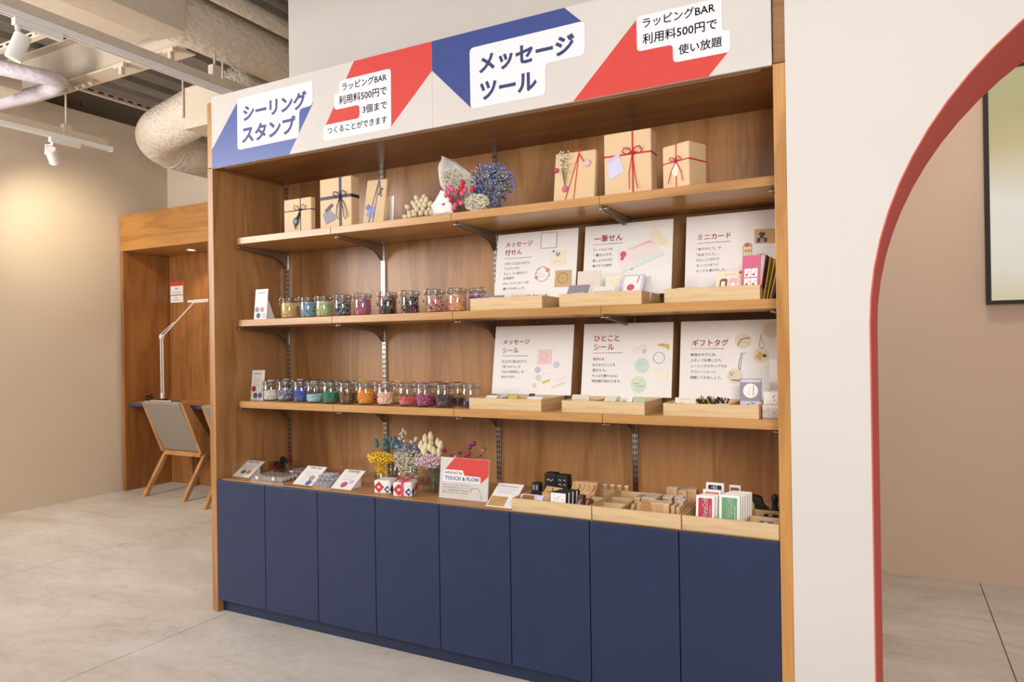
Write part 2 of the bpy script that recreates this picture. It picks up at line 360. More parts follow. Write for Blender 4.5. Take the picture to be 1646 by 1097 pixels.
# ceiling deck, corrugated along Y
ce = structe('ceiling')
mb = MB(); prof = []; x = -3.9
while x < 5.2:
    prof += [(x, 3.62), (x + .17, 3.62), (x + .20, 3.70), (x + .27, 3.70)]; x += .30
top = [(p[0], 3.74) for p in (prof[-1], prof[0])]
mb.prism(prof + top, 'XZ', -1.2, 2.32); obj('deck_sheet', mb, DECK, ce)
# soffit over the shop area ahead of the deck keeps the room closed above the unit
obj('soffit_panel', MB().box(.0, 5.2, .0, 2.3, 4.1, 4.16), WALLW, ce)
def ibeam_x(y, z0, x0, x1, h=.32, fl_=.15):
    m = MB(); m.box(x0, x1, y - fl_ / 2, y + fl_ / 2, z0, z0 + .012); m.box(x0, x1, y - .005, y + .005, z0 + .012, z0 + h); m.box(x0, x1, y - fl_ / 2, y + fl_ / 2, z0 + h - .012, z0 + h); return m
def ibeam_y(x, z0, y0, y1, h=.3, fl_=.15):
    m = MB(); m.box(x - fl_ / 2, x + fl_ / 2, y0, y1, z0, z0 + .012); m.box(x - .005, x + .005, y0, y1, z0 + .012, z0 + h); m.box(x - fl_ / 2, x + fl_ / 2, y0, y1, z0 + h - .012, z0 + h); return m
b = obj('steel_beam', ibeam_x(.80, 3.30, -3.31, -1.215), STEELP); tag(b, 'cream painted steel beam crossing under the ceiling deck from the hose to the big duct', 'beam')
b = thing('steel_beam', 'dark grey steel edge beam along the top of the left wall', 'beam')
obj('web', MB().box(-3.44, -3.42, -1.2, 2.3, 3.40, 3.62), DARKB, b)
for k, y in enumerate((.98, 1.12, 1.32, 1.44)):
    obj('bolt_head', MB().lathe([(0, .0), (.025, 0), (.025, .015), (0, .015)], 6), DARKB, b, (-3.42, y, 3.50), (0, PI / 2, 0))
b = thing('steel_beam', 'wide cream painted steel beam with bolted splice plate above the upper lighting track', 'beam')
obj('web', ibeam_y(-1.62, 3.42, -1.6, .72, .2, .30), STEELP, b)
obj('splice_plate', MB().box(-1.612, -1.60, .30, .62, 3.44, 3.60), STEELP, b)
for y in (.38, .50):
    obj('bolt_head', MB().lathe([(0, 0), (.022, 0), (.022, .016), (0, .016)], 6), STEELP, b, (-1.60, y, 3.50), (0, PI / 2, 0))
# perforated channels
def channel(x, y0, y1, z, label):
    t = thing('perforated_channel', label, 'channel', group=None)
    obj('rail', MB().box(x - .02, x + .02, y0, y1, z, z + .04), STEELP, t)
    s_ = MB(); y = y0 + .03
    while y < y1 - .06: s_.box(x + .0195, x + .0205, y, y + .045, z + .014, z + .027); y += .085
    obj('slot', s_, SLOT, t, stuff=True); return t
channel(-2.75, .86, 2.19, 3.38, 'slotted steel channel running to the back wall under the ceiling deck')
t = thing('perforated_channel', 'slotted steel channel crossing above the small boxes at far upper left', 'channel')
obj('rail', MB().box(-3.3, -1.75, .18, .22, 3.30, 3.34), STEELP, t)
s_ = MB(); x = -3.2
while x < -1.8: s_.box(x, x + .045, .1795, .1805, 3.313, 3.327); x += .085
obj('slot', s_, SLOT, t, stuff=True)

# ducts
def duct(pts, r, label, seg=32, cat='duct', mat=None, sm=True, rings=()):
    t = thing('duct' if cat == 'duct' else 'flexible_hose', label, cat)
    obj('pipe', MB().tube(pts, r, seg), mat or DUCT, t, smooth=True)
    return t
def bez(p0, p1, p2, n=10):
    return [tuple(Vector(p0) * (1 - t) ** 2 + Vector(p1) * 2 * t * (1 - t) + Vector(p2) * t * t) for t in [k / n for k in range(n + 1)]]
duct([(-1.02, -1.2, 3.43), (-1.02, 2.19, 3.43)], .18, 'large straight duct wrapped in crinkled cream insulation behind the wall corner')
duct([(-.72, -1.2, 3.50), (-.72, 2.19, 3.50)], .055, 'slim straight cream pipe beside the large wrapped duct')
dl = duct([(-2.62, 2.19, 3.06), (-2.62, 1.85, 3.06)] + bez((-2.62, 1.80, 3.06), (-2.60, 1.44, 3.08), (-2.2, 1.43, 3.13), 12) + [(-1.9, 1.43, 3.19), (-1.22, 1.43, 3.30)], .18, 'bent insulated duct elbow beside the back wall left of the unit')
obj('collar', MB().lathe([(.18, 0), (.187, 0), (.187, .015), (.18, .015)], 32, closed=True), DUCT, dl, (-2.61, 1.72, 3.07), (PI / 2, 0, .1), smooth=True)
t = tag(obj('duct_box', MB().box(-.832, -.60, -1.2, .32, 3.11, 3.44), STEELP, bev=.003), 'flat sided cream duct box hanging in front of the large duct', 'duct box')
db = thing('duct_box', 'hanging cream sheet metal box in front of the bent duct', 'duct box')
obj('casing', MB().box(-1.505, -1.08, 1.0, 1.22, 2.87, 3.165), STEELP, db, bev=.003)
for xx in (-1.50, -1.09): obj('hanger_rod', MB().tube([(xx, .99, 2.95), (xx, .99, 3.62)], .006, 8), STEELP, db)
tag(obj('ceiling_unit', MB().box(-2.80, -2.50, .02, .446, 3.147, 3.27), STEELP, bev=.004), 'square cream ventilation box between the two arms of the hose', 'ventilation box')
hp = [(-2.72, -.55, 3.26), (-2.58, -.1, 3.25), (-2.36, .20, 3.22), (-2.25, .37, 3.20), (-2.20, .47, 3.20), (-2.23, .55, 3.20), (-2.38, .60, 3.20), (-2.6, .60, 3.20), (-2.95, .58, 3.20), (-3.3, .55, 3.2)]
duct(hp, .052, 'pale lilac cloth-wrapped flexible hose bending back under the ceiling', 16, 'hose', HOSE)
# cable clamps along the beam
s_ = thing('cable_clamp_row', 'row of small white cable clamps along the beam flange at left', 'clamps')
for k in range(9):
    obj('clamp', MB().box(-.012, .012, -.02, .02, -.03, 0).blob((0, -.02, -.03), .022), STEELP, s_, (-2.92 + k * .085, .80, 3.299))
# hanger clamps for tracks & misc
def hanger(x, y, z0, z1, label):
    t = thing('hanger_rod', label, 'hanger'); obj('rod', MB().tube([(x, y, z0), (x, y, z1)], .007, 8), STEELP, t)
    if z1 - z0 > .2: obj('nut', MB().box(x - .02, x + .02, y - .045, y + .045, z1 - .04, z1), STEELP, t, bev=.002)
    obj('clip', MB().box(x - .022, x + .022, y - .03, y + .03, z0 - .01, z0 + .07), STEELP, t, bev=.002)
hanger(-2.45, .72, 2.905, 3.30, 'cream hanger rod holding the lower lighting track')
hanger(-.65, .56, 2.94, 3.08, 'cream hanger clamp holding the upper lighting track near the sign')
t = thing('beam_clamp', 'small cream beam clamp hanging under the beam between the tracks', 'clamp'); obj('jaw', MB().box(-1.85, -1.74, .70, .73, 3.27, 3.30).box(-1.79, -1.76, .70, .73, 3.22, 3.27), STEELP, t)
t = thing('beam_clamp', 'small cream beam clamp close to the large duct', 'clamp'); obj('jaw', MB().box(-1.32, -1.22, .70, .73, 3.27, 3.30).box(-1.27, -1.24, .70, .73, 3.21, 3.27), STEELP, t)

# lighting tracks
def track(x, y0, y1, label):
    t = thing('lighting_track', label, 'lighting track')
    obj('carrier_channel', MB().box(x - .02, x + .02, y0, y1 - .03, 2.893, 2.94), STEELP, t)
    obj('track_rail', MB().box(x - .018, x - .007, y0, y1, 2.858, 2.892).box(x + .007, x + .018, y0, y1, 2.858, 2.892).box(x - .007, x + .007, y0, y1, 2.880, 2.892), TRACKW, t)
    obj('conductor_gap', MB().box(x - .0068, x + .0068, y0 + .01, y1 - .02, 2.872, 2.879), SLOT, t)
    obj('end_cap', MB().box(x - .019, x + .019, y1 - .002, y1 + .012, 2.856, 2.893), TRACKW, t); return t
track(-2.45, -3.2, 1.06, 'lower white lighting track in front of the left wall')
track(-.65, -3.2, .66, 'upper white lighting track passing behind the sign top')
def tspot(x, y, aim, label, r=.036, L=.125, sgn=1):
    t = thing('track_spotlight', label, 'spotlight', (x, y, 2.858))
    obj('adapter', MB().box(-.016, .016, -.02, .20, -.034, 0), TRACKW, t, bev=.002)
    obj('pivot', MB().tube([(0, 0, -.03), (0, 0, -.055)], .012, 12), TRACKW, t, smooth=True)
    d = (Vector(aim) - Vector((x, y, 2.75))).normalized(); q = d.to_track_quat('-Z', 'Y')
    hc = Vector((0, .0, -.135)); up_ = -d
    yk = MB(); side = q @ Vector((sgn, 0, 0)) * (r + .006)
    yk.tube([(0, 0, -.055), tuple(Vector((0, 0, -.058)) + side), tuple(hc + side + up_ * .01)], .006, 8); obj('yoke', yk, TRACKW, t)
    h = obj('lamp_head', MB().lathe([(0, .062), (r * .98, .062), (r, .058), (r, -.060), (r * .96, -.062), (r * .9, -.062), (r * .86, -.045), (0, -.045)], 28), TRACKW, t, smooth=False)
    h.rotation_euler = q.to_euler(); h.location = hc
    l = obj('lens', MB().lathe([(0, -.0440), (r * .8, -.0440), (r * .8, -.0450), (0, -.0450)], 20), MATS.get('lamp_lens') or lamp_mat('lamp_lens', (255, 236, 200), 3.0), h)
    return t
tspot(-2.45, .62, (-3.30, 1.5, 1.9), 'small white track spotlight on the lower track lighting the left wall', sgn=-1)
tspot(-.65, -.545, (-1.25, -1.1, .6), 'large looking white track spotlight on the upper track, top left corner')

# ================================================================== NOOK DESK
nk = thing('desk_nook', 'honey oak work booth with header panel built against the back wall at left', 'booth')
X0, X1, YN = -3.30, -2.097, 1.69
obj('side_panel', MB().box(X0, X0 + .04, YN, 2.16, 0, 2.197), NOOK, nk, bev=.002)
obj('side_panel', MB().box(X1 - .03, X1, YN, 2.16, 0, 2.197), NOOK, nk, bev=.002)
obj('back_panel', MB().box(X0, X1, 2.165, 2.195, 0, 2.52), NOOK, nk)
obj('header_panel', MB().box(X0, X1, YN, YN + .03, 2.2, 2.53), NOOKX, nk, bev=.002)
obj('top_panel', MB().box(X0 + .041, X1 - .031, YN + .031, 2.163, 2.2, 2.23), NOOKX, nk)
dl_ = obj('downlight', MB().lathe([(.032, 0), (.045, 0), (.045, .006), (.032, .006)], 24, closed=True), TRACKW, nk, (-2.66, 1.95, 2.193))
obj('downlight_lens', MB().lathe([(0, 0), (.032, 0), (.032, .003), (0, .003)], 20), MATS['lamp_lens'], dl_, (0, 0, .001))
dk = thing('built_in_desk', 'built-in desk top with a navy front edge inside the oak booth', 'desk')
obj('top', MB().box(X0 + .042, X1 - .032, 1.745, 2.162, .775, .806), NOOKX, dk)
obj('edge_band', MB().box(X0 + .042, X1 - .032, 1.735, 1.745, .775, .806), plain('desk_navy', (60, 72, 104), .5), dk)
t = tag(obj('notice_card', MB().box(-3.235, -3.055, 2.157, 2.164, 1.82, 1.945).box(-3.2355, -3.0545, 2.1565, 2.1575, 1.905, 1.9455, 1).box(-3.17, -3.12, 2.1563, 2.1572, 1.87, 1.885, 2).box(-3.21, -3.08, 2.1563, 2.1572, 1.845, 1.85, 2).box(-3.21, -3.08, 2.1563, 2.1572, 1.832, 1.836, 2), [SHEET, K('signred'), K('grey')]), 'white notice card with a red top strip on the booth back panel', 'notice')
t = tag(obj('notice_card', MB().box(-3.235, -3.055, 2.157, 2.164, 1.745, 1.812).box(-3.17, -3.12, 2.1563, 2.1572, 1.785, 1.79, 1).box(-3.21, -3.08, 2.1563, 2.1572, 1.765, 1.769, 1), [SHEET, K('rose')]), 'smaller plain white notice card directly below the red topped one', 'notice')
# desk lamp
lp = thing('desk_lamp', 'white articulated desk lamp with a long flat head on the booth desk', 'lamp', (-3.06, 1.93, .806))
obj('clamp_base', MB().lathe([(0, 0), (.05, 0), (.05, .018), (.02, .03), (0, .03)], 20), K('black'), lp, smooth=False)
obj('socket', MB().lathe([(0, 0), (.018, 0), (.018, .05), (0, .05)], 14), TRACKW, lp, (0, 0, .028))
e1 = Vector((0, 0, .60)); e2 = Vector((.44, 0, .90))
a1 = MB(); a1.tube([(-.014, 0, .07), (-.018, 0, .60)], .006, 8); a1.tube([(.016, 0, .07), (.012, 0, .60)], .006, 8); obj('lower_arm', a1, TRACKW, lp)
obj('elbow_joint', MB().lathe([(0, -.014), (.022, -.014), (.022, .014), (0, .014)], 16), TRACKW, lp, (0, 0, .605), (PI / 2, 0, 0))
a2 = MB(); a2.tube([tuple(e1), tuple(e2)], .007, 8); a2.tube([(-.03, 0, .62), (.17, 0, .735)], .004, 8); obj('upper_arm', a2, TRACKW, lp)
hd = obj('lamp_head', MB().box(-.02, .32, -.03, .03, -.008, .012), TRACKW, lp, (.42, 0, .915), (0, -.02, 0), bev=.004)
obj('light_panel', MB().box(.02, .30, -.02, .02, -.0105, -.0085), lamp_mat('lamp_panel', (255, 250, 240), .4), hd)
t = thing('pen', 'black and cream pen lying on the booth desk beside the lamp', 'pen', (-2.98, 1.88, .8145), (0, 0, .1)); obj('barrel', MB().tube([(-.16, 0, 0), (.10, 0, 0)], .008, 10), K('whitef'), t); obj('cap', MB().tube([(.10, 0, 0), (.2, 0, 0)], .0085, 10), K('black'), t)
t = thing('cable_coil', 'small black cable bundle on the booth desk left of the lamp', 'cable', (-3.17, 1.87, .812)); 
cp = [(.045 * math.cos(a * .9) * (1 - a * .03), .03 * math.sin(a * .9), .0 + .004 * a) for a in range(0, 16)]; obj('coil', MB().tube(cp, .006, 6), K('black'), t)
# chairs
def chair(x, y, label):
    t = thing('dining_chair', label, 'chair', (x, y, 0), (0, 0, 0), 'oak booth chairs')
    s = .255
    # backrest: rear at top Y=0, bottom Y=.2
    yt, yb, zt, zb = .0, .19, .835, .375
    fr = MB()
    for sx in (-1, 1):
        fr.prism([(yb, zb), (yt, zt), (yt + .06, zt), (yb + .13, zb + .08), (yb + .13, zb)], 'YZ', sx * s - .016, sx * s + .016)
        obj('back_frame', fr, BEECH, t, bev=.003); fr = MB()
    pd = MB().prism([(yb + .004, zb + .015), (yt - .006, zt - .01), (yt + .01, zt + .012), (yt + .05, zt + .004), (yb + .09, zb + .05)], 'YZ', -s + .018, s - .018)
    obj('backrest', pd, FABRIC, t, bev=.008)
    obj('seat_rail', MB().box(-s + .017, s - .017, yb + .01, yb + .035, zb - .03, zb + .012), BEECH, t, bev=.002)
    for sx in (-1, 1):
        obj('seat_rail', MB().box(sx * s - .016, sx * s + .016, yb + .08, yb + .335, zb - .02, zb + .05), BEECH, t, bev=.003)
    obj('seat', MB().box(-s + .018, s - .018, yb + .092, yb + .335, zb + .035, zb + .095), FABRIC, t, bev=.02)
    for sx in (-1, 1):
        xo = sx * (s + .002)
        obj('leg', MB().prism([(-.005, 0), (.04, 0), (.285, zb + .02), (.235, zb + .02)], 'YZ', xo - .018, xo + .018), BEECH, t, bev=.004)
        obj('leg', MB().prism([(.49, 0), (.518, 0), (.53, zb), (.48, zb)], 'YZ', xo - .018, xo + .018), BEECH, t, bev=.004)
    return t
chair(-2.625, 1.60, 'oak framed chair with grey fabric back standing at the booth desk')
chair(-1.70, 1.48, 'second oak chair almost hidden behind the left edge of the shelving unit')

# ================================================================== SHELVING UNIT
un = thing('shelving_unit', 'tall oak wall shelving unit with open shelves and slotted rails', 'shelving unit')
obj('side_panel', MB().box(-PT, 0, 0, .515, 0, 2.187), OAKV, un, bev=.0015)
obj('side_panel', MB().box(IW, IW + PT, 0, .495, 0, 2.187), OAKE, un, bev=.0015)
obj('upper_side_panel', MB().box(-PT, -.001, .002, .515, 2.19, 2.515), OAKE, un, bev=.0015)
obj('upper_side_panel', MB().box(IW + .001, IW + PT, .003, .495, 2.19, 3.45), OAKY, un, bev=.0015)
RX = [.0223, .6777, 1.3331, 1.9885, 2.600]
bx = [0, .6777, 1.3331, 1.9885, IW]
for i in range(4): obj('back_panel', MB().box(bx[i] + (.0008 if i else 0), bx[i + 1] - .0008, D, D + .018, .06, 2.2), OAKV, un)
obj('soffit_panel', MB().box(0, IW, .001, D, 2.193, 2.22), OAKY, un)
obj('soffit_trim', MB().box(.045, 2.575, .040, .0455, 2.1885, 2.193), plain('pale_trim', (214, 190, 164), .5), un)
for x in RX:
    r_ = obj('upright_rail', MB().box(x - .011, x + .011, D - .012, D - .0005, CT + .001, 2.192), CHROME, un)
    s_ = MB(); z = CT + .02
    while z < 2.17:
        for dx in (-.0055, .0055): s_.box(x + dx - .002, x + dx + .002, D - .0126, D - .012, z, z + .014)
        z += .024
    obj('slot', s_, SLOT, r_, stuff=True)
HS = [1.848, 1.438, 1.032]; TH_ = .032; DS = .0863
rown = ['top', 'middle', 'lowest']
for h, hn in zip(HS, rown):
    zu = h - TH_
    for i, x in enumerate(RX):
        pr = [(.128, zu - .002), (.128, zu - .011), (.16, zu - .016), (.35, zu - .033), (.395, zu - .042), (.425, zu - .058), (.448, zu - .080), (D - .013, zu - .090), (D - .013, zu - .002)]
        bm = MB()
        xx = x if i < 4 else x
        bm.prism(pr, 'YZ', xx - .0065, xx - .004); bm.prism(pr, 'YZ', xx + .004, xx + .0065)
        bk = obj('shelf_bracket', bm, STEEL, un)
        e_ = MB(); e_.tube([(xx - .016, .128, zu - .006), (xx - .012, .124, zu - .011), (xx + .012, .124, zu - .011), (xx + .016, .128, zu - .006)], .003, 6)
        for dx in (-.012, .012): e_.blob((xx + dx, .145, zu - .004), .004); e_.blob((xx + dx, .40, zu - .004), .0045)
        obj('support_hook', e_, CHROME, bk, smooth=True)
    bounds = [.036, .6777, 1.3331, 1.9885, IW - .001]
    for i in range(4):
        a, b2 = bounds[i] + (.0012 if i else 0), bounds[i + 1] - .0012
        if i == 0:
            rr = .05; pts = [(a, D - .014), (a, DS + rr)] + [(a + rr - rr * math.cos(PI / 2 * k / 8), DS + rr - rr * math.sin(PI / 2 * k / 8)) for k in range(1, 9)] + [(b2, DS), (b2, D - .014)]
        else: pts = [(a, D - .014), (a, DS), (b2, DS), (b2, D - .014)]
        s_ = obj('shelf_board', MB().prism(pts, 'XY', zu, h), OAKX, bev=.001)
        pn = ['leftmost', 'second from left', 'third from left', 'rightmost'][i]
        ext = ['with a rounded front corner', '', '', ''][i]
        tag(s_, f'{pn} oak shelf board {ext} on the {hn} shelf level'.replace('  ', ' '), 'shelf', 'oak shelf boards on brackets')
# base cabinets
dw = IW / 8
cn = ['leftmost navy base cabinet below the wax case', 'second navy base cabinet from the left, below the flowers', 'third navy base cabinet from the left, below the small red sign', 'rightmost navy base cabinet below the ink pads']
for i in range(4):
    x0, x1 = i * 2 * dw, (i + 1) * 2 * dw
    cb = thing('base_cabinet', cn[i], 'cabinet', group='navy base cabinets')
    obj('carcass', MB().box(x0 + .001, x1 - .001, .022, D - .002, .062, .630), NAVYD, cb)
    obj('plinth', MB().box(x0, x1, .032, .05, 0, .061), NAVYD, cb)
    for k in (0, 1):
        obj('door', MB().box(x0 + k * dw + .0018, x0 + (k + 1) * dw - .0018, .0, .0195, .061, .6485), NAVY, cb, bev=.0012)
wt = tag(obj('worktop', MB().box(.001, IW - .001, .0215, D - .001, .632, CT), wood('oak_counter', (168, 120, 74), (182, 134, 84), (194, 148, 96), 'X'), bev=.001), 'long oak worktop running over all the navy cabinets', 'worktop')
# the deep upper box behind the signs
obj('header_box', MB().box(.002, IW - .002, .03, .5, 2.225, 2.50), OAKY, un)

# signs
def sign(x0, x1, label, name='sign_board'):
    t = thing(name, label, 'sign', (0, 0, 0)); obj('board', MB().box(x0, x1, -.004, .010, 2.184, 2.5362), PAPERB, t); return t
Y1, Y2, Y3 = -.0046, -.0052, -.0056
s1 = sign(.002, 1.3088, 'left half of the header sign, sealing stamp text on blue and red shapes')
mb = MB(); mb.prism([(.184, 2.481), (.0025, 2.276), (.0025, 2.1845), (.517, 2.1845), (.668, 2.398), (.5, 2.42)], 'XZ', -.004, Y1); obj('blue_shape', mb, K('signblue2', .35), s1)
mb = MB(); mb.prism([(.904, 2.536), (1.3085, 2.536), (1.3085, 2.416), (1.099, 2.222), (.739, 2.284)], 'XZ', -.004, Y1); obj('red_shape', mb, K('signred', .5, var=.08, vs=14), s1)
mb = MB(); mb.prism(rpoly([(.184, 2.497), (.668, 2.497), (.664, 2.385), (.584, 2.381), (.578, 2.252), (.182, 2.250)], .02), 'XZ', Y1, Y2); obj('text_card', mb, CARDW, s1)
mb = MB(); mb.prism(rpoly([(.821, 2.466), (1.102, 2.466), (1.100, 2.213), (.724, 2.213), (.725, 2.284), (.931, 2.284), (.932, 2.342), (.790, 2.342), (.791, 2.410), (.821, 2.411)], .017), 'XZ', Y1, Y2); obj('text_card', mb, CARDW, s1)
obj("lettering", MB().text('シーリング', .224, 2.387, .405, Y3, off=.036), plain('letter_indigo', (62, 66, 132), .5, var=.02), s1)
obj("lettering", MB().text('スタンプ', .214, 2.283, .346, Y3, off=.036), plain('letter_indigo', (62, 66, 132), .5, var=.02), s1)
obj("lettering", MB().text('ラッピングBAR', .837, 2.421, .243, Y3, off=.013), K('dark'), s1)
obj("lettering", MB().text('利用料500円で', .818, 2.363, .261, Y3, off=.013), K('dark'), s1)
obj("lettering", MB().text('3個まで', .950, 2.303, .129, Y3, off=.013), K('dark'), s1)
obj("lettering", MB().text('つくることができます', .750, 2.243, .328, Y3, off=.013), K('dark'), s1)
s2 = sign(1.3098, 2.617, 'right half of the header sign, message tool text on blue and red shapes')
mb = MB(); mb.prism([(1.3102, 2.536), (1.897, 2.536), (1.968, 2.467), (1.489, 2.237), (1.3102, 2.416)], 'XZ', -.004, Y1); obj('blue_shape', mb, K('signblue', .5, var=.06, vs=12), s2)
mb = MB(); mb.prism([(2.171, 2.430), (1.927, 2.1845), (2.417, 2.1845), (2.480, 2.252), (2.40, 2.39)], 'XZ', -.004, Y1); obj('red_shape', mb, K('signred'), s2)
mb = MB(); mb.prism(rpoly([(1.489, 2.470), (1.978, 2.470), (1.977, 2.346), (1.818, 2.345), (1.817, 2.229), (1.490, 2.229)], .02), 'XZ', Y1, Y2); obj('text_card', mb, CARDW, s2)
mb = MB(); mb.prism(rpoly([(2.171, 2.440), (2.464, 2.438), (2.464, 2.326), (2.489, 2.325), (2.489, 2.252), (2.299, 2.253), (2.298, 2.316), (2.172, 2.317)], .015), 'XZ', Y1, Y2); obj('text_card', mb, CARDW, s2)
obj("lettering", MB().text('メッセージ', 1.531, 2.367, .406, Y3, off=.036), K('navytext'), s2)
obj("lettering", MB().text('ツール', 1.534, 2.260, .248, Y3, off=.036), K('navytext'), s2)
obj("lettering", MB().text('ラッピングBAR', 2.194, 2.397, .247, Y3, off=.013), K('navytext'), s2)
obj("lettering", MB().text('利用料500円で', 2.193, 2.340, .254, Y3, off=.013), K('navytext'), s2)
obj("lettering", MB().text('使い放題', 2.318, 2.279, .144, Y3, off=.013), K('navytext'), s2)

# alcove screen
tv = thing('wall_screen', 'large thin black framed screen with a pale blurred picture on the alcove wall', 'screen')
def scr():
    m, nt, b = base('screen_picture'); b.inputs['Base Color'].default_value = (.02, .02, .02, 1); b.inputs['Roughness'].default_value = .5
    v = mapped(nt, (1, 1, 1)); f = noise(nt, 1.3, v, 2, .3)
    sx = nt.nodes.new('ShaderNodeSeparateXYZ'); nt.links.new(v, sx.inputs[0])
    zr = nt.nodes.new('ShaderNodeMapRange'); zr.inputs[1].default_value = 1.47; zr.inputs[2].default_value = 2.6; nt.links.new(sx.outputs['Z'], zr.inputs[0])
    ad = nt.nodes.new('ShaderNodeMath'); ad.operation = 'MULTIPLY_ADD'; ad.inputs[1].default_value = .25; nt.links.new(f, ad.inputs[0]); nt.links.new(zr.outputs[0], ad.inputs[2])
    c = ramp(nt, ad.outputs[0], [(.1, lin((206, 190, 150))), (.3, lin((222, 214, 196))), (.6, lin((228, 220, 206))), (.85, lin((196, 178, 128))), (1.1 if False else 1.0, lin((180, 170, 122)))])
    nt.links.new(c, b.inputs['Emission Color']); b.inputs['Emission Strength'].default_value = .85; MATS['screen'] = m; return m
obj('frame', MB().box(3.392, 3.412, 2.01, 2.058, 1.47, 2.70).box(4.90, 4.92, 2.01, 2.058, 1.47, 2.70).box(3.412, 4.90, 2.01, 2.058, 1.47, 1.488).box(3.412, 4.90, 2.01, 2.058, 2.682, 2.70), K('black', .3), tv)
obj('screen', MB().box(3.412, 4.90, 2.022, 2.056, 1.488, 2.682), scr(), tv)

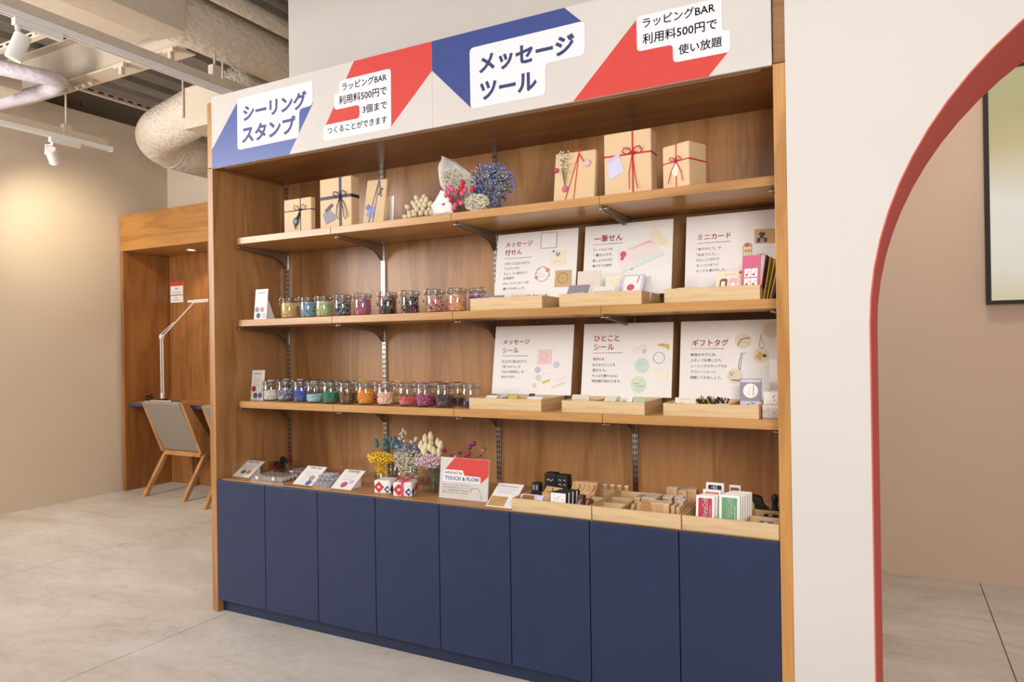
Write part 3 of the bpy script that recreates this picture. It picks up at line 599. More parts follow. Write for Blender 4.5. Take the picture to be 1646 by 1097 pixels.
# ================================================================== CONTENTS
BOARDS={1: [('t', 'メッセージ', 0.0432, 0.2429, 0.1322, 'red'), ('t', '付せん', 0.0417, 0.2067, 0.0834, 'red'), ('l', [(0.0409, 0.1902), (0.1083, 0.1894)], 0.0018, 'red'), ('l', [(0.1083, 0.1894), (0.1733, 0.1888)], 0.0018, 'dark'),
     ('t', 'リボンにはさんだり、', 0.043, 0.1603, 0.1275, 'ink'), ('t', 'ラッピングに', 0.0432, 0.1391, 0.0758, 'ink'), ('t', 'ちょこっと添えたり', 0.0423, 0.1165, 0.1129, 'ink'), ('t', 'お名前や', 0.0415, 0.0949, 0.053, 'ink'),
     ('t', 'ひとことメッセージを', 0.0416, 0.072, 0.1261, 'ink'), ('t', '書いてみましょう。', 0.0424, 0.0485, 0.1078, 'ink'), ('p', [(0.2162, 0.2226), (0.2141, 0.2938), (0.2921, 0.293), (0.2917, 0.2215)], 'grey'),
     ('p', [(0.2198, 0.2254), (0.2176, 0.2904), (0.2886, 0.2898), (0.2883, 0.2244)], 'white'), ('l', [(0.2315, 0.2403), (0.2343, 0.2709), (0.2572, 0.2799), (0.2789, 0.2671), (0.2759, 0.2389)], 0.0008, 'grey'),
     ('l', [(0.225, 0.2694), (0.2493, 0.2564), (0.2817, 0.2581)], 0.0008, 'grey'), ('l', [(0.2315, 0.2403), (0.2759, 0.2389)], 0.0008, 'grey'),
     ('p', [(0.2678, 0.1417), (0.2669, 0.2112), (0.3384, 0.2123), (0.3378, 0.1422)], 'cream'), ('p', [(0.287, 0.2075), (0.2992, 0.1958), (0.3079, 0.2038), (0.3109, 0.1906), (0.2978, 0.1807), (0.2914, 0.1877)], 'sky'),
     ('c', 0.2778, 0.2069, 0.0045, 'dark'), ('l', [(0.2806, 0.159), (0.2989, 0.1612), (0.3171, 0.1621)], 0.001, 'grey'), ('r', 0.2303, 0.1093, 0.0324, 'olive'), ('c', 0.2549, 0.1252, 0.009, 'orange'),
     ('c', 0.203, 0.0957, 0.0077, 'orange'), ('c', 0.2426, 0.1368, 0.0036, 'olive'), ('c', 0.2125, 0.1322, 0.0036, 'olive'), ('c', 0.2041, 0.1153, 0.0032, 'sand'), ('c', 0.2632, 0.1031, 0.0036, 'olive'),
     ('c', 0.2276, 0.077, 0.0037, 'sand'), ('l', [(0.2133, 0.1191), (0.225, 0.1197)], 0.001, 'grey'), ('l', [(0.214, 0.1081), (0.2395, 0.111)], 0.0006, 'grey'), ('l', [(0.2192, 0.0991), (0.2447, 0.102)], 0.0006, 'grey'),
     ('p', [(0.2904, 0.0479), (0.2921, 0.1207), (0.3669, 0.1203), (0.37, 0.0468)], 'kraft'), ('r', 0.3282, 0.0864, 0.0229, 'brown'), ('l', [(0.3202, 0.0847), (0.3328, 0.0853)], 0.0012, 'brown')],
 2: [('t', '一筆せん', 0.0414, 0.2324, 0.1247, 'red'), ('l', [(0.0403, 0.2205), (0.1032, 0.2199)], 0.0018, 'red'), ('l', [(0.1032, 0.2199), (0.1659, 0.2195)], 0.0018, 'dark'), ('t', 'アートのような', 0.0398, 0.1929, 0.0836, 'ink'),
     ('t', '一筆せんです。', 0.0395, 0.1696, 0.0867, 'ink'), ('t', '差し上げる方が', 0.0392, 0.1473, 0.0862, 'ink'), ('t', '喜びそうな絵を', 0.0397, 0.1246, 0.085, 'ink'),
     ('p', [(0.1443, 0.1836), (0.2795, 0.2244), (0.3397, 0.1656), (0.3384, 0.156), (0.1684, 0.0937)], 'pale'), ('p', [(0.1815, 0.1842), (0.2829, 0.2225), (0.2898, 0.212), (0.1915, 0.1867)], 'pink'),
     ('p', [(0.1684, 0.0937), (0.3384, 0.156), (0.3202, 0.1736), (0.1745, 0.1082)], 'mint'), ('c', 0.172, 0.1699, 0.0134, 'rose'), ('c', 0.1677, 0.1518, 0.0074, 'rose'), ('c', 0.1818, 0.1775, 0.006, 'rose'),
     ('p', [(0.1786, 0.1311), (0.2147, 0.1502), (0.2193, 0.1409), (0.1847, 0.1224)], 'kraft'), ('p', [(0.1444, 0.1803), (0.1644, 0.1888), (0.1747, 0.1049), (0.1648, 0.0988)], 'pinkp'),
     ('l', [(0.1995, 0.1546), (0.2194, 0.1581), (0.2357, 0.1642)], 0.0011, 'rose'), ('l', [(0.2246, 0.1505), (0.2654, 0.163)], 0.001, 'rose'), ('l', [(0.2705, 0.156), (0.2899, 0.1612)], 0.001, 'rose'),
     ('c', 0.2097, 0.1076, 0.0053, 'olive'), ('p', [(0.299, 0.2772), (0.2863, 0.2651), (0.2789, 0.2426), (0.283, 0.2192), (0.2965, 0.2049), (0.3227, 0.1956), (0.3452, 0.1945), (0.3608, 0.2029)], 'cream')],
 3: [('t', 'ミニカード', 0.0464, 0.2051, 0.1245, 'red'), ('l', [(0.0452, 0.1915), (0.1083, 0.1909)], 0.0018, 'red'), ('l', [(0.1083, 0.1909), (0.1693, 0.1903)], 0.0018, 'dark'),
     ('t', '「ありがとう」や', 0.0435, 0.1633, 0.0921, 'ink'), ('t', '「おめでとう」、', 0.0432, 0.1407, 0.0852, 'ink'), ('t', 'ひとことだけで', 0.0429, 0.1197, 0.0867, 'ink'), ('t', 'ホッコリがつく', 0.0434, 0.098, 0.0839, 'ink'),
     ('t', 'カードを選びました。', 0.0428, 0.0766, 0.1133, 'ink'), ('p', [(0.2575, 0.1743), (0.258, 0.2289), (0.3517, 0.2262), (0.3521, 0.1689)], 'kraft'),
     ('p',
      [(0.2659, 0.1768), (0.2675, 0.1944), (0.2748, 0.1938), (0.2783, 0.2033), (0.271, 0.2099), (0.28, 0.217), (0.2945, 0.2137), (0.2964, 0.2037), (0.2874, 0.2006), (0.2929, 0.1942), (0.3027, 0.1926), (0.3021, 0.1769)],
      'dark'),
     ('c', 0.2847, 0.1851, 0.0068, 'cream'), ('c', 0.2847, 0.1851, 0.0042, 'dark'), ('t', 'Thank', 0.3037, 0.2002, 0.0429, 'brown'), ('t', 'You', 0.3093, 0.1772, 0.0356, 'brown'),
     ('p', [(0.217, 0.1193), (0.2152, 0.169), (0.2273, 0.1799), (0.2457, 0.1776), (0.2495, 0.1663), (0.249, 0.1159)], 'kraft'), ('c', 0.2311, 0.1709, 0.0084, 'rose'),
     ('p', [(0.2192, 0.1528), (0.219, 0.1639), (0.2264, 0.1641), (0.2266, 0.1522)], 'cream'), ('p', [(0.2295, 0.1528), (0.2294, 0.1639), (0.2367, 0.1641), (0.2369, 0.1526)], 'cream'),
     ('p', [(0.2391, 0.1525), (0.2389, 0.1639), (0.2463, 0.1637), (0.2464, 0.1523)], 'cream'), ('p', [(0.2195, 0.129), (0.2193, 0.1429), (0.2267, 0.1431), (0.2269, 0.1293)], 'cream'),
     ('p', [(0.2298, 0.1291), (0.2296, 0.1429), (0.237, 0.1431), (0.2372, 0.1289)], 'cream'), ('p', [(0.2394, 0.1288), (0.2392, 0.143), (0.2465, 0.1428), (0.2467, 0.1286)], 'cream'),
     ('t', 'GIFT', 0.2682, 0.1255, 0.0254, 'grey')],
 4: [('t', 'メッセージ', 0.0427, 0.2215, 0.1309, 'red'), ('t', 'シール', 0.0427, 0.1833, 0.078, 'red'), ('l', [(0.042, 0.1689), (0.1047, 0.169)], 0.0018, 'red'), ('l', [(0.1047, 0.169), (0.1704, 0.1687)], 0.0018, 'dark'),
     ('t', '仕上げに貼るだけで、', 0.0421, 0.1391, 0.1266, 'ink'), ('t', '「ありがとう」が', 0.0448, 0.1164, 0.0911, 'ink'), ('t', '「ほんの気持ち」が', 0.0438, 0.0935, 0.1095, 'ink'), ('t', '伝わります。', 0.0428, 0.071, 0.0724, 'ink'),
     ('p', [(0.2161, 0.1313), (0.2171, 0.1972), (0.2838, 0.1956), (0.2826, 0.1313)], 'pinkp'),
     ('l', [(0.2334, 0.143), (0.2339, 0.1759), (0.2593, 0.1804), (0.2641, 0.1593), (0.2378, 0.1547), (0.2616, 0.1429)], 0.001, 'rose'), ('c', 0.3064, 0.1304, 0.0139, 'lilac'), ('c', 0.2191, 0.1078, 0.0137, 'mauve'),
     ('c', 0.226, 0.0728, 0.0137, 'mintg'), ('p', [(0.2439, 0.0568), (0.2798, 0.0687), (0.2834, 0.0595), (0.247, 0.0475)], 'gold'),
     ('p', [(0.2835, 0.0319), (0.3516, 0.0626), (0.3596, 0.0526), (0.2891, 0.0228)], 'cream'), ('l', [(0.2911, 0.032), (0.352, 0.0557)], 0.001, 'rose'),
     ('l', [(0.302, 0.0597), (0.3291, 0.0669), (0.358, 0.0809)], 0.0008, 'grey'), ('r', 0.209, 0.04, 0.0069, 'sand'), ('l', [(0.2621, 0.0917), (0.2669, 0.0964), (0.2698, 0.0918)], 0.0008, 'grey')],
 5: [('t', 'ひとこと', 0.0484, 0.2296, 0.1096, 'red'), ('t', 'シール', 0.0478, 0.1925, 0.0886, 'red'), ('l', [(0.046, 0.1789), (0.1099, 0.1789)], 0.0018, 'red'), ('l', [(0.1099, 0.1789), (0.174, 0.1788)], 0.0018, 'dark'),
     ('t', '気持ちを', 0.0461, 0.1489, 0.0502, 'ink'), ('t', '伝えるひとことを', 0.0453, 0.1253, 0.0986, 'ink'), ('t', '添えたら、', 0.0455, 0.1018, 0.0632, 'ink'), ('t', 'やっぱり贈りものに', 0.0457, 0.0794, 0.1113, 'ink'),
     ('t', '特別感が加わります。', 0.0449, 0.0573, 0.1267, 'ink'), ('p', [(0.2151, 0.1799), (0.2168, 0.1953), (0.25, 0.2126), (0.27, 0.2145), (0.2746, 0.186), (0.2648, 0.1729)], 'pale'),
     ('l', [(0.2304, 0.1952), (0.268, 0.2093)], 0.0008, 'grey'), ('r', 0.2644, 0.1861, 0.0062, 'grey'),
     ('p', [(0.3167, 0.2074), (0.323, 0.216), (0.3645, 0.2133), (0.367, 0.2003), (0.3631, 0.1882), (0.3497, 0.2005)], 'gold'), ('c', 0.3385, 0.2114, 0.0043, 'orange'), ('r', 0.3258, 0.1583, 0.0226, 'olive'),
     ('c', 0.2562, 0.1271, 0.0308, 'mintb'), ('l', [(0.2438, 0.138), (0.2638, 0.1389)], 0.0012, 'grey'), ('l', [(0.2397, 0.1271), (0.2709, 0.1271)], 0.0008, 'grey'), ('c', 0.2457, 0.0509, 0.0333, 'mintg2'),
     ('l', [(0.2259, 0.0537), (0.2491, 0.054)], 0.0014, 'dark'), ('l', [(0.2384, 0.0435), (0.2717, 0.0448)], 0.0014, 'dark'), ('l', [(0.2316, 0.0442), (0.2458, 0.025), (0.2584, 0.0446)], 0.0008, 'grey'),
     ('p', [(0.2971, 0.0744), (0.298, 0.1107), (0.3603, 0.1079), (0.3601, 0.0725)], 'creamy'), ('l', [(0.3069, 0.1077), (0.3266, 0.1078)], 0.001, 'grey'), ('l', [(0.3052, 0.0926), (0.3317, 0.0842)], 0.0008, 'grey'),
     ('p', [(0.348, 0.0886), (0.3475, 0.1049), (0.3579, 0.1049), (0.3584, 0.0887)], 'lilac')],
 6: [('t', 'ギフトタグ', 0.0462, 0.2052, 0.1372, 'red'), ('l', [(0.0415, 0.193), (0.1046, 0.1932)], 0.0018, 'red'), ('l', [(0.1046, 0.1932), (0.1675, 0.1934)], 0.0018, 'dark'),
     ('t', '無地のタグには、', 0.0414, 0.1647, 0.0984, 'ink'), ('t', 'スタンプを押したり、', 0.0419, 0.1428, 0.1205, 'ink'), ('t', 'シーリングスタンプでの', 0.0425, 0.1207, 0.1363, 'ink'), ('t', 'デコレーションに', 0.043, 0.0987, 0.0953, 'ink'),
     ('t', '挑戦してみましょう。', 0.042, 0.0765, 0.1176, 'ink'), ('c', 0.2366, 0.2211, 0.029, 'sandp'), ('l', [(0.2191, 0.2056), (0.2287, 0.2261), (0.2483, 0.232), (0.2619, 0.2318)], 0.0035, 'olivd'),
     ('l', [(0.2327, 0.2199), (0.2485, 0.2155), (0.2583, 0.2092)], 0.001, 'grey'), ('c', 0.336, 0.2602, 0.0282, 'sandp'),
     ('l', [(0.3139, 0.2533), (0.3252, 0.2653), (0.331, 0.255), (0.3442, 0.273), (0.3594, 0.2645)], 0.002, 'slate'), ('l', [(0.3176, 0.2696), (0.3519, 0.2525)], 0.002, 'slate'), ('c', 0.3013, 0.166, 0.0283, 'sandp'),
     ('p', [(0.2822, 0.16), (0.2973, 0.1823), (0.3147, 0.168), (0.3015, 0.1458)], 'gold'), ('l', [(0.2861, 0.1568), (0.3031, 0.1794)], 0.001, 'brown'), ('l', [(0.2919, 0.1519), (0.3089, 0.1741)], 0.001, 'brown'),
     ('c', 0.3155, 0.1647, 0.0067, 'dark'), ('l', [(0.3068, 0.1903), (0.2952, 0.2006), (0.3006, 0.2331), (0.3043, 0.2494)], 0.0016, 'rose'), ('l', [(0.3068, 0.1903), (0.3143, 0.2044), (0.3026, 0.2331)], 0.0012, 'rose'),
     ('c', 0.2091, 0.0886, 0.028, 'sandp'), ('l', [(0.1911, 0.1028), (0.1972, 0.0885), (0.2049, 0.1029)], 0.002, 'slate'), ('l', [(0.1995, 0.0734), (0.227, 0.0704), (0.2328, 0.0786)], 0.004, 'slate'),
     ('l', [(0.2273, 0.1071), (0.2223, 0.1275), (0.2314, 0.1726), (0.2333, 0.1767)], 0.0025, 'blue'), ('l', [(0.2273, 0.1071), (0.2301, 0.1275), (0.2373, 0.1746), (0.249, 0.1745)], 0.0018, 'blue')]}
def draw(feats, y, parent, title_off=.014, body_off=.004):
    """flat printed marks (text, shapes) as thin inlays on a card whose front is at y (towards -Y)"""
    by = {}; dep = {}
    for k, f in enumerate(feats):
        c = f[-1]; kind = 'lettering' if f[0] == 't' else 'illustration'
        mb = by.setdefault((kind, c), MB()); yy = y - .0004 - .00012 * (k % 12 if f[0] != 't' else 3)
        if f[0] == 't': mb.text(f[1], f[2], f[3], f[4], y - .0007, off=title_off if c == 'red' else body_off)
        elif f[0] == 'p': mb.prism(f[1], 'XZ', y, yy)
        elif f[0] == 'c': mb.prism(circ(f[1], f[2], f[3], 18), 'XZ', y, yy)
        elif f[0] == 'r':
            pts = circ(f[1], f[2], f[3], 16); mb_ = mb
            for q in strip(pts + pts[:1], .0025): mb_.prism(q, 'XZ', y, yy)
        elif f[0] == 'l':
            for q in strip(f[1], f[2]): mb.prism(q, 'XZ', y, yy)
    for (kind, c), mb in by.items():
        if mb.f: obj(kind, mb, K(c), parent, stuff=True)
TILT = math.atan(.05 / .3)
BL = [(1, 1.395, 1.4895, .388, .302, 'white display board about sticky notes, with blue bird and kraft stickers printed on it'),
      (2, 1.815, 1.4895, .374, .302, 'white display board with a pink edged letter and cream envelope printed on it'),
      (3, 2.241, 1.4895, .376, .302, 'white display board about mini cards with a camera card printed at its right edge'),
      (4, 1.377, 1.0795, .380, .302, 'white display board with small pastel round seals printed, left one above the lowest shelf'),
      (5, 1.803, 1.0795, .380, .302, 'white display board with pale green round seals and wreath printed, middle of the lower row'),
      (6, 2.213, 1.0795, .400, .302, 'white display board about gift tags with round beige tags and cords printed')]
for k, x0, z0, bw, bh, lb in BL:
    t = thing('display_board', lb, 'display board', (x0, .33, z0), (-TILT, 0, 0))
    obj('board', MB().box(0, bw, 0, .005, 0, bh), SHEET, t)
    draw(BOARDS[k], 0, t)
    obj('strut', MB().box(bw / 2 - .03, bw / 2 + .03, .0052, .008, .02, .16), SHEET, t)

# ---- bamboo trays
def tray(x, y, z, w_, d_, h, label, div=(), group=None, lip=True):
    t = thing('bamboo_tray', label, 'tray', (x, y, z), group=group or 'bamboo trays')
    th = .008
    obj('front_panel', MB().box(0, w_, 0, th, 0, h), BAMX, t, bev=.0008); obj('back_panel', MB().box(0, w_, d_ - th, d_, 0, h), BAMX, t, bev=.0008)
    for xx in (0, w_ - th): obj('side_panel', MB().box(xx, xx + th, th + .0002, d_ - th - .0002, 0, h), BAMY, t, bev=.0008)
    obj('base', MB().box(th, w_ - th, th, d_ - th, .001, .006), BAMX, t)
    for dv in div:
        if dv[0] == 'x': obj('divider', MB().box(dv[1], dv[1] + .005, dv[2], dv[3], .0062, h - .003), BAMY, t)
        else: obj('divider', MB().box(dv[2], dv[3], dv[1], dv[1] + .005, .0062, h - .003), BAMX, t)
    return t
for k, (x0, lb) in enumerate([(1.414, 'bamboo tray in front of the sticky note board on the middle shelf'), (1.815, 'bamboo tray holding letter sets in front of the pink letter board'), (2.227, 'bamboo tray holding a pink card pack below the mini card board')]):
    tray(x0, .095, 1.438, .328, .241, .0500, lb, [('x', .16, .009, .232)] if k != 1 else [('x', .105, .009, .232), ('x', .215, .009, .232)])
for k, (x0, lb) in enumerate([(1.397, 'bamboo tray of small stickers below the pastel seal board'), (1.815, 'bamboo tray of stickers below the pale green seal board'), (2.214, 'bamboo tray of gift tags and dark cords on the lowest shelf')]):
    tray(x0, .105, 1.032, .330, .231, .0465, lb, [('x', .11, .009, .222), ('x', .22, .009, .222)])
tray(1.637, .018, CT, .328, .305, .050, 'counter bamboo tray of stamps and cards, nearest the kraft label card', [('x', .155, .009, .296), ('x', .262, .009, .296), ('y', .165, .16, .318), ('y', .165, .009, .154)])
tray(1.969, .018, CT, .326, .305, .050, 'counter bamboo tray full of wooden block stamps', [('x', .10, .009, .296), ('y', .09, .009, .099), ('y', .19, .009, .099)])
tray(2.299, .018, CT, .316, .305, .050, 'counter bamboo tray of ink pads against the right panel', [('x', .105, .009, .296), ('x', .205, .009, .296), ('y', .10, .21, .307), ('y', .2, .21, .307)])

# ---- small cards, packs, envelopes
def card(name, label, cat, loc, w_, h, tilt, rz=0, mat=None, feats=(), th=.002, group=None, roll=0):
    """flat item leaning back: local X across, Z up its face, front towards -Y"""
    t = thing(name, label, cat, loc, (-tilt, roll, rz), group)
    obj('sheet', MB().box(-w_ / 2, w_ / 2, 0, th, 0, h), mat or SHEET, t, bev=min(.0006, th / 3))
    if feats: draw([tuple(f) for f in feats], 0, t, .01, .0)
    return t
def lines(x0, z0, n, w_, gap, c='grey', t=.0009): return [('l', [(x0, z0 - i * gap), (x0 + w_ * (1 - .12 * (i % 3)), z0 - i * gap)], t, c) for i in range(n)]
# middle shelf trays
Z1 = 1.4442
card('sticky_note', 'grey sticker sheet with a white round label leaning left in the left middle tray', 'card', (1.475, .14, Z1 + .022), .10, .070, 1.0, .1, K('greyp'), [('c', 0, .03, .026, 'white')])
card('sticky_note', 'small grey striped note beside the grey sticker sheet in the left middle tray', 'card', (1.545, .15, Z1 + .022), .035, .055, 1.1, -.2, K('greyp'), lines(-.014, .045, 5, .026, .007, 'dark'))
card('sticky_note', 'pinkish sticker sheet with a dark corner in the left middle tray', 'card', (1.61, .14, Z1 + .022), .085, .065, 1.0, .15, K('pinkp'), [('p', [(.02, .05), (.036, .058), (.038, .04)], 'dark')])
card('sticky_note', 'cream note printed with a blue bird in the left middle tray', 'card', (1.675, .16, Z1 + .022), .05, .055, .9, 0, K('cream'), [('c', -.004, .045, .008, 'sky'), ('c', -.018, .05, .004, 'brown')])
card('sticky_note', 'white note with dark specks at the right end of the left middle tray', 'card', (1.712, .15, Z1 + .022), .03, .055, .9, -.1, SHEET, [('c', 0, .047, .004, 'dark'), ('c', .008, .04, .003, 'brown')])
card('letter_set', 'beige folded letter case standing open behind the grey patterned pad', 'stationery', (1.872, .245, Z1), .100, .150, .22, .05, K('beige'), [('l', [(.012, .002), (.014, .110)], .0008, 'sand')], .004)
card('letter_set', 'grey patterned letter pad lying at the left of the middle tray', 'stationery', (1.865, .115, Z1 + .01), .085, .10, .75, 0, K('greyp'), [('l', [(-.03, .05), (.03, .055)], .002, 'white'), ('l', [(-.03, .035), (.02, .04)], .002, 'white'), ('l', [(-.02, .02), (.03, .025)], .002, 'mauve')], .006)
card('letter_set', 'beige letter pack at the centre of the middle tray', 'stationery', (1.985, .255, Z1), .095, .125, .2, 0, K('cream'), [('p', [(-.04, .07), (-.02, .07), (-.02, .084), (-.04, .084)], 'white')], .004)
card('letter_set', 'white letter pad with a dark blue top line at the centre of the middle tray', 'stationery', (1.975, .115, Z1 + .01), .088, .085, .75, 0, SHEET, [('l', [(-.036, .055), (.036, .057)], .002, 'slate'), ('c', -.01, .04, .004, 'sand'), ('c', .01, .041, .004, 'gold')], .006)
card('letter_set', 'blue bordered letter pad printed with a red fish and orange mark', 'stationery', (2.075, .150, Z1), .090, .135, .55, 0, K('lilac'), [('p', [(-.034, .006), (.034, .006), (.034, .127), (-.034, .127)], 'white'), ('c', -.004, .075, .015, 'rose'), ('l', [(.018, .095), (.024, .125)], .005, 'orange'), ('l', [(.034, .006), (.04, .05)], .004, 'slate')], .006)
card('envelope', 'plain white envelope leaning at the right end of the letter tray', 'envelope', (2.118, .20, Z1), .05, .125, .35, -.3, SHEET)
card('mini_card', 'small white card lying over the left rim of the mini card tray', 'card', (2.29, .125, Z1 + .036), .07, .05, 1.25, 0, SHEET)
card('mini_card', 'pinkish low card behind the white one in the mini card tray', 'card', (2.33, .16, Z1 + .02), .06, .05, .9, 0, K('pinkp'))
card('card_pack', 'cream pack printed with a brown amulet and a pink one, red dot in the corner', 'card pack', (2.440, .150, Z1 + .024), .090, .092, .5, 0, K('cream'), [('p', rpoly([(-.034, .01), (-.008, .01), (-.006, .06), (-.032, .06)], .01), 'brown'), ('p', [(-.027, .014), (-.014, .014), (-.014, .048), (-.027, .048)], 'white'), ('p', rpoly([(.0, .01), (.026, .01), (.026, .06), (0, .06)], .01), 'pink'), ('c', .013, .032, .009, 'white'), ('c', .036, .083, .005, 'signred'), ('l', [(-.02, .075), (.02, .077)], .001, 'rose')], .006)
card('card_pack', 'bright pink card pack with four small berry drawings on white squares', 'card pack', (2.520, .12, Z1 + .034), .062, .118, .2, -.1, K('pinkb'), [('p', [(-.022, .006 + .034 * j), (-.001, .006 + .034 * j), (-.001, .036 + .034 * j), (-.022, .036 + .034 * j)], 'white') for j in (0, 1)] + [('p', [(.001, .006 + .034 * j), (.022, .006 + .034 * j), (.022, .036 + .034 * j), (.001, .036 + .034 * j)], 'white') for j in (0, 1)] + [('c', xx, zz, .004, 'crimson') for xx in (-.014, .009) for zz in (.014, .048)] + [('l', [(xx, zz), (xx + .009, zz + .014)], .001, 'dark') for xx in (-.014, .009) for zz in (.014, .048)], .003)
for k, (c, nm) in enumerate([('wine', 'dark red'), ('gold', 'mustard'), ('yellow', 'yellow'), ('white', 'white')]):
    t = thing('envelope', f'{nm} envelope leaning in the row at the right end of the mini card tray', 'envelope', (2.548 + k * .009, .14 + k * .012, 1.438), (0, .14 + .03 * k, 0))
    obj('sheet', MB().box(-.0015, .0015, 0, .105 - .012 * k, .0, .156 - .006 * k), K(c), t)
# lowest shelf trays
Z3 = 1.0384
fl3 = [(1.44, .17, .06, .04, 'white', 'white slip lying in the left cell of the pastel seal tray'), (1.475, .23, .03, .035, 'lilac', 'lilac sticker packet in the pastel seal tray'), (1.55, .19, .04, .03, 'gold', 'small gold sticker sheet in the middle cell of the pastel seal tray'), (1.60, .25, .03, .03, 'dark', 'dark little sticker in the middle cell of the pastel seal tray'),
       (1.655, .16, .07, .04, 'white', 'white slip with dark marks in the right cell of the pastel seal tray'), (1.86, .17, .07, .05, 'whitef', 'clear sticker pack with blue marks in the left cell of the green seal tray'), (1.98, .16, .05, .04, 'mintg2', 'pale mint sticker sheet in the middle cell of the green seal tray'), (2.04, .19, .05, .05, 'white', 'white pointed sticker sheet by the middle divider of the green seal tray'),
       (2.10, .17, .045, .05, 'mintg', 'light green sticker pack in the right cell of the green seal tray')]
for k, (x, y, w_, h, c, lb) in enumerate(fl3):
    f = [('l', [(-w_ * .3, h * .6), (w_ * .3, h * .65)], .0012, 'bluef' if k == 5 else 'grey'), ('l', [(-w_ * .3, h * .4), (w_ * .2, h * .42)], .001, 'rose' if k % 3 == 0 else 'grey')]
    card('sticker_pack', lb, 'stickers', (x, y, Z3 + .018), w_, h + .012, 1.05 - .12 * (k % 4), .2 * ((k % 3) - 1), K(c), f)
card('gift_tag', 'translucent grey tag packet with a green edge in the left of the gift tag tray', 'tag', (2.275, .17, Z3), .075, .062, .5, .1, K('whitef'), [('l', [(-.03, .055), (.02, .055)], .004, 'mintg')])
for k, (x, y, a) in enumerate([(2.258, .155, .5), (2.272, .15, .8), (2.292, .15, .65), (2.30, .17, .9)]):
    card('gift_tag', ['kraft tag', 'pale pink tag', 'light beige tag', 'grey tag'][k] + ' in the small heap at the left of the gift tag tray', 'tag', (x, y, Z3 + .006), .018, .06, 1.0, a, [K('kraft'), K('pinkp'), K('sandp'), K('greyp')][k])
t = thing('cord_bundle', 'heap of black and gold twisted cords at the middle of the gift tag tray', 'cords', (2.37, .20, Z3))
for c, n_, nm in (('black', 20, 0), ('gold', 9, 1), ('brownd', 9, 2)):
    m = MB()
    for _ in range(n_):
        x = R.uniform(-.05, .055); m.tube([(x, R.uniform(-.03, .04), .004), (x + R.uniform(-.01, .01), R.uniform(-.02, .03), .028), (x + R.uniform(-.03, .03), R.uniform(-.03, .02), R.uniform(.042, .062))], .0024, 5)
    obj('cord', m, K(c), t, stuff=True)
card('gift_tag', 'white feathery tag slip at the right of the cord heap', 'tag', (2.42, .15, Z3 + .012), .05, .045, 1.0, .2, SHEET)
card('letter_pad', 'blue grey floral pad with a white round title standing in the gift tag tray', 'notepad', (2.498, .215, Z3), .074, .125, .12, -.03, K('greyp'), [('p', [(-.035, .002), (.035, .002), (.035, .045), (-.035, .045)], 'lilac'), ('c', .0, .082, .026, 'white'), ('l', [(-.006, .068), (-.002, .096)], .0012, 'grey'), ('l', [(.010, .064), (.010, .10)], .002, 'slate'), ('p', [(-.035, .112), (.035, .112), (.035, .122), (-.035, .122)], 'lilac'), ('l', [(-.01, .03), (.006, .012)], .0015, 'rose')] + [('c', R.uniform(-.032, .032), R.uniform(.005, .04), .0022, 'slate') for _ in range(14)], .006)
for k, (z, x, lb) in enumerate([(1.032, 2.570, 'lower white spotted paper box at the right end of the lowest shelf'), (1.0785, 2.575, 'upper white spotted paper box stacked at the right end of the lowest shelf')]):
    t = thing('paper_box', lb, 'box', (x, .15, z)); obj('box', MB().box(-.022, .037, 0, .09, 0, .045), SHEET, t, bev=.002)
    draw([('c', R.uniform(-.02, .034), R.uniform(.004, .041), .0016, 'greyp') for _ in range(12)], 0, t)
card('paper_sheet', 'tall white speckled paper folder leaning at the right end of the lowest shelf', 'paper', (2.582, .262, 1.032), .05, .20, .05, 0, SHEET, [('c', R.uniform(-.02, .02), R.uniform(.1, .19), .0012, 'greyp') for _ in range(8)])

# ---- glass clip jars
def jar_parts(t, r, h, fill, cols, n, bead, seed, sample=None):
    rr = random.Random(seed)
    # body: outer and inner wall
    ob = [(0, 0), (r * .93, 0), (r * .98, .004), (r * .98, h * .66), (r * .88, h * .76), (r * .87, h * .80)]
    obj('body', MESHC('jb%.3f%.3f' % (r, h), lambda: MB().lathe(ob, 24).mesh('body', GLASS, True)), None, t)
    obj('rim', MESHC('jr%.3f%.3f' % (r, h), lambda: MB().lathe([(r * .90, h * .79), (r * .98, h * .80), (r * .99, h * .835), (r * .92, h * .85)], 24).mesh('rim', RIMG, True)), None, t)
    obj('lid', MESHC('jl%.3f%.3f' % (r, h), lambda: MB().lathe([(0, h * .955), (r * .8, h * .955), (r * .96, h * .93), (r * .99, h * .88), (r * .97, h * .86)], 24).mesh('lid', RIMG, True)), None, t)
    w_ = MESHC('jw%.3f%.3f' % (r, h), lambda: _wire(r, h)); obj('wire_clip', w_, None, t)
    m = MB(); k = len(cols); R_ = r * .93 - bead * .9; zt = .006 + fill * h * .68
    lay = max(2, int((zt - .006) / (bead * 1.5)))
    for i in range(n):
        u = rr.random()
        if u < .16: rad = R_ * math.sqrt(rr.random()); z = zt + rr.uniform(-.35, .25) * bead
        else: rad = R_ * rr.uniform(.92, 1); z = .007 + bead * .8 + rr.random() * (zt - .007 - bead)
        a = rr.random() * 2 * PI; m.octa((rad * math.cos(a), rad * math.sin(a), z), bead * rr.uniform(.85, 1.15), rr.randrange(k))
    m.lathe([(0, .0065), (R_ * .97, .0065), (R_ * .97, zt - bead * .4), (0, zt - bead * .3)], 16, mi=0)
    obj('wax_beads', m, [K(c) if isinstance(c, str) else rgb(c) for c in cols], t, stuff=True)
    if sample is not None: obj('seal_sample', MB().lathe([(0, h * .956), (r * .42, h * .956), (r * .42, h * .985), (0, h * .985)], 14), rgb(sample), t)
def rgb(c):
    return plain('wax_%02x%02x%02x' % c, c, .4, var=.08, vs=200)
_MC = {}
def MESHC(k, f):
    if k not in _MC: _MC[k] = f()
    return _MC[k]
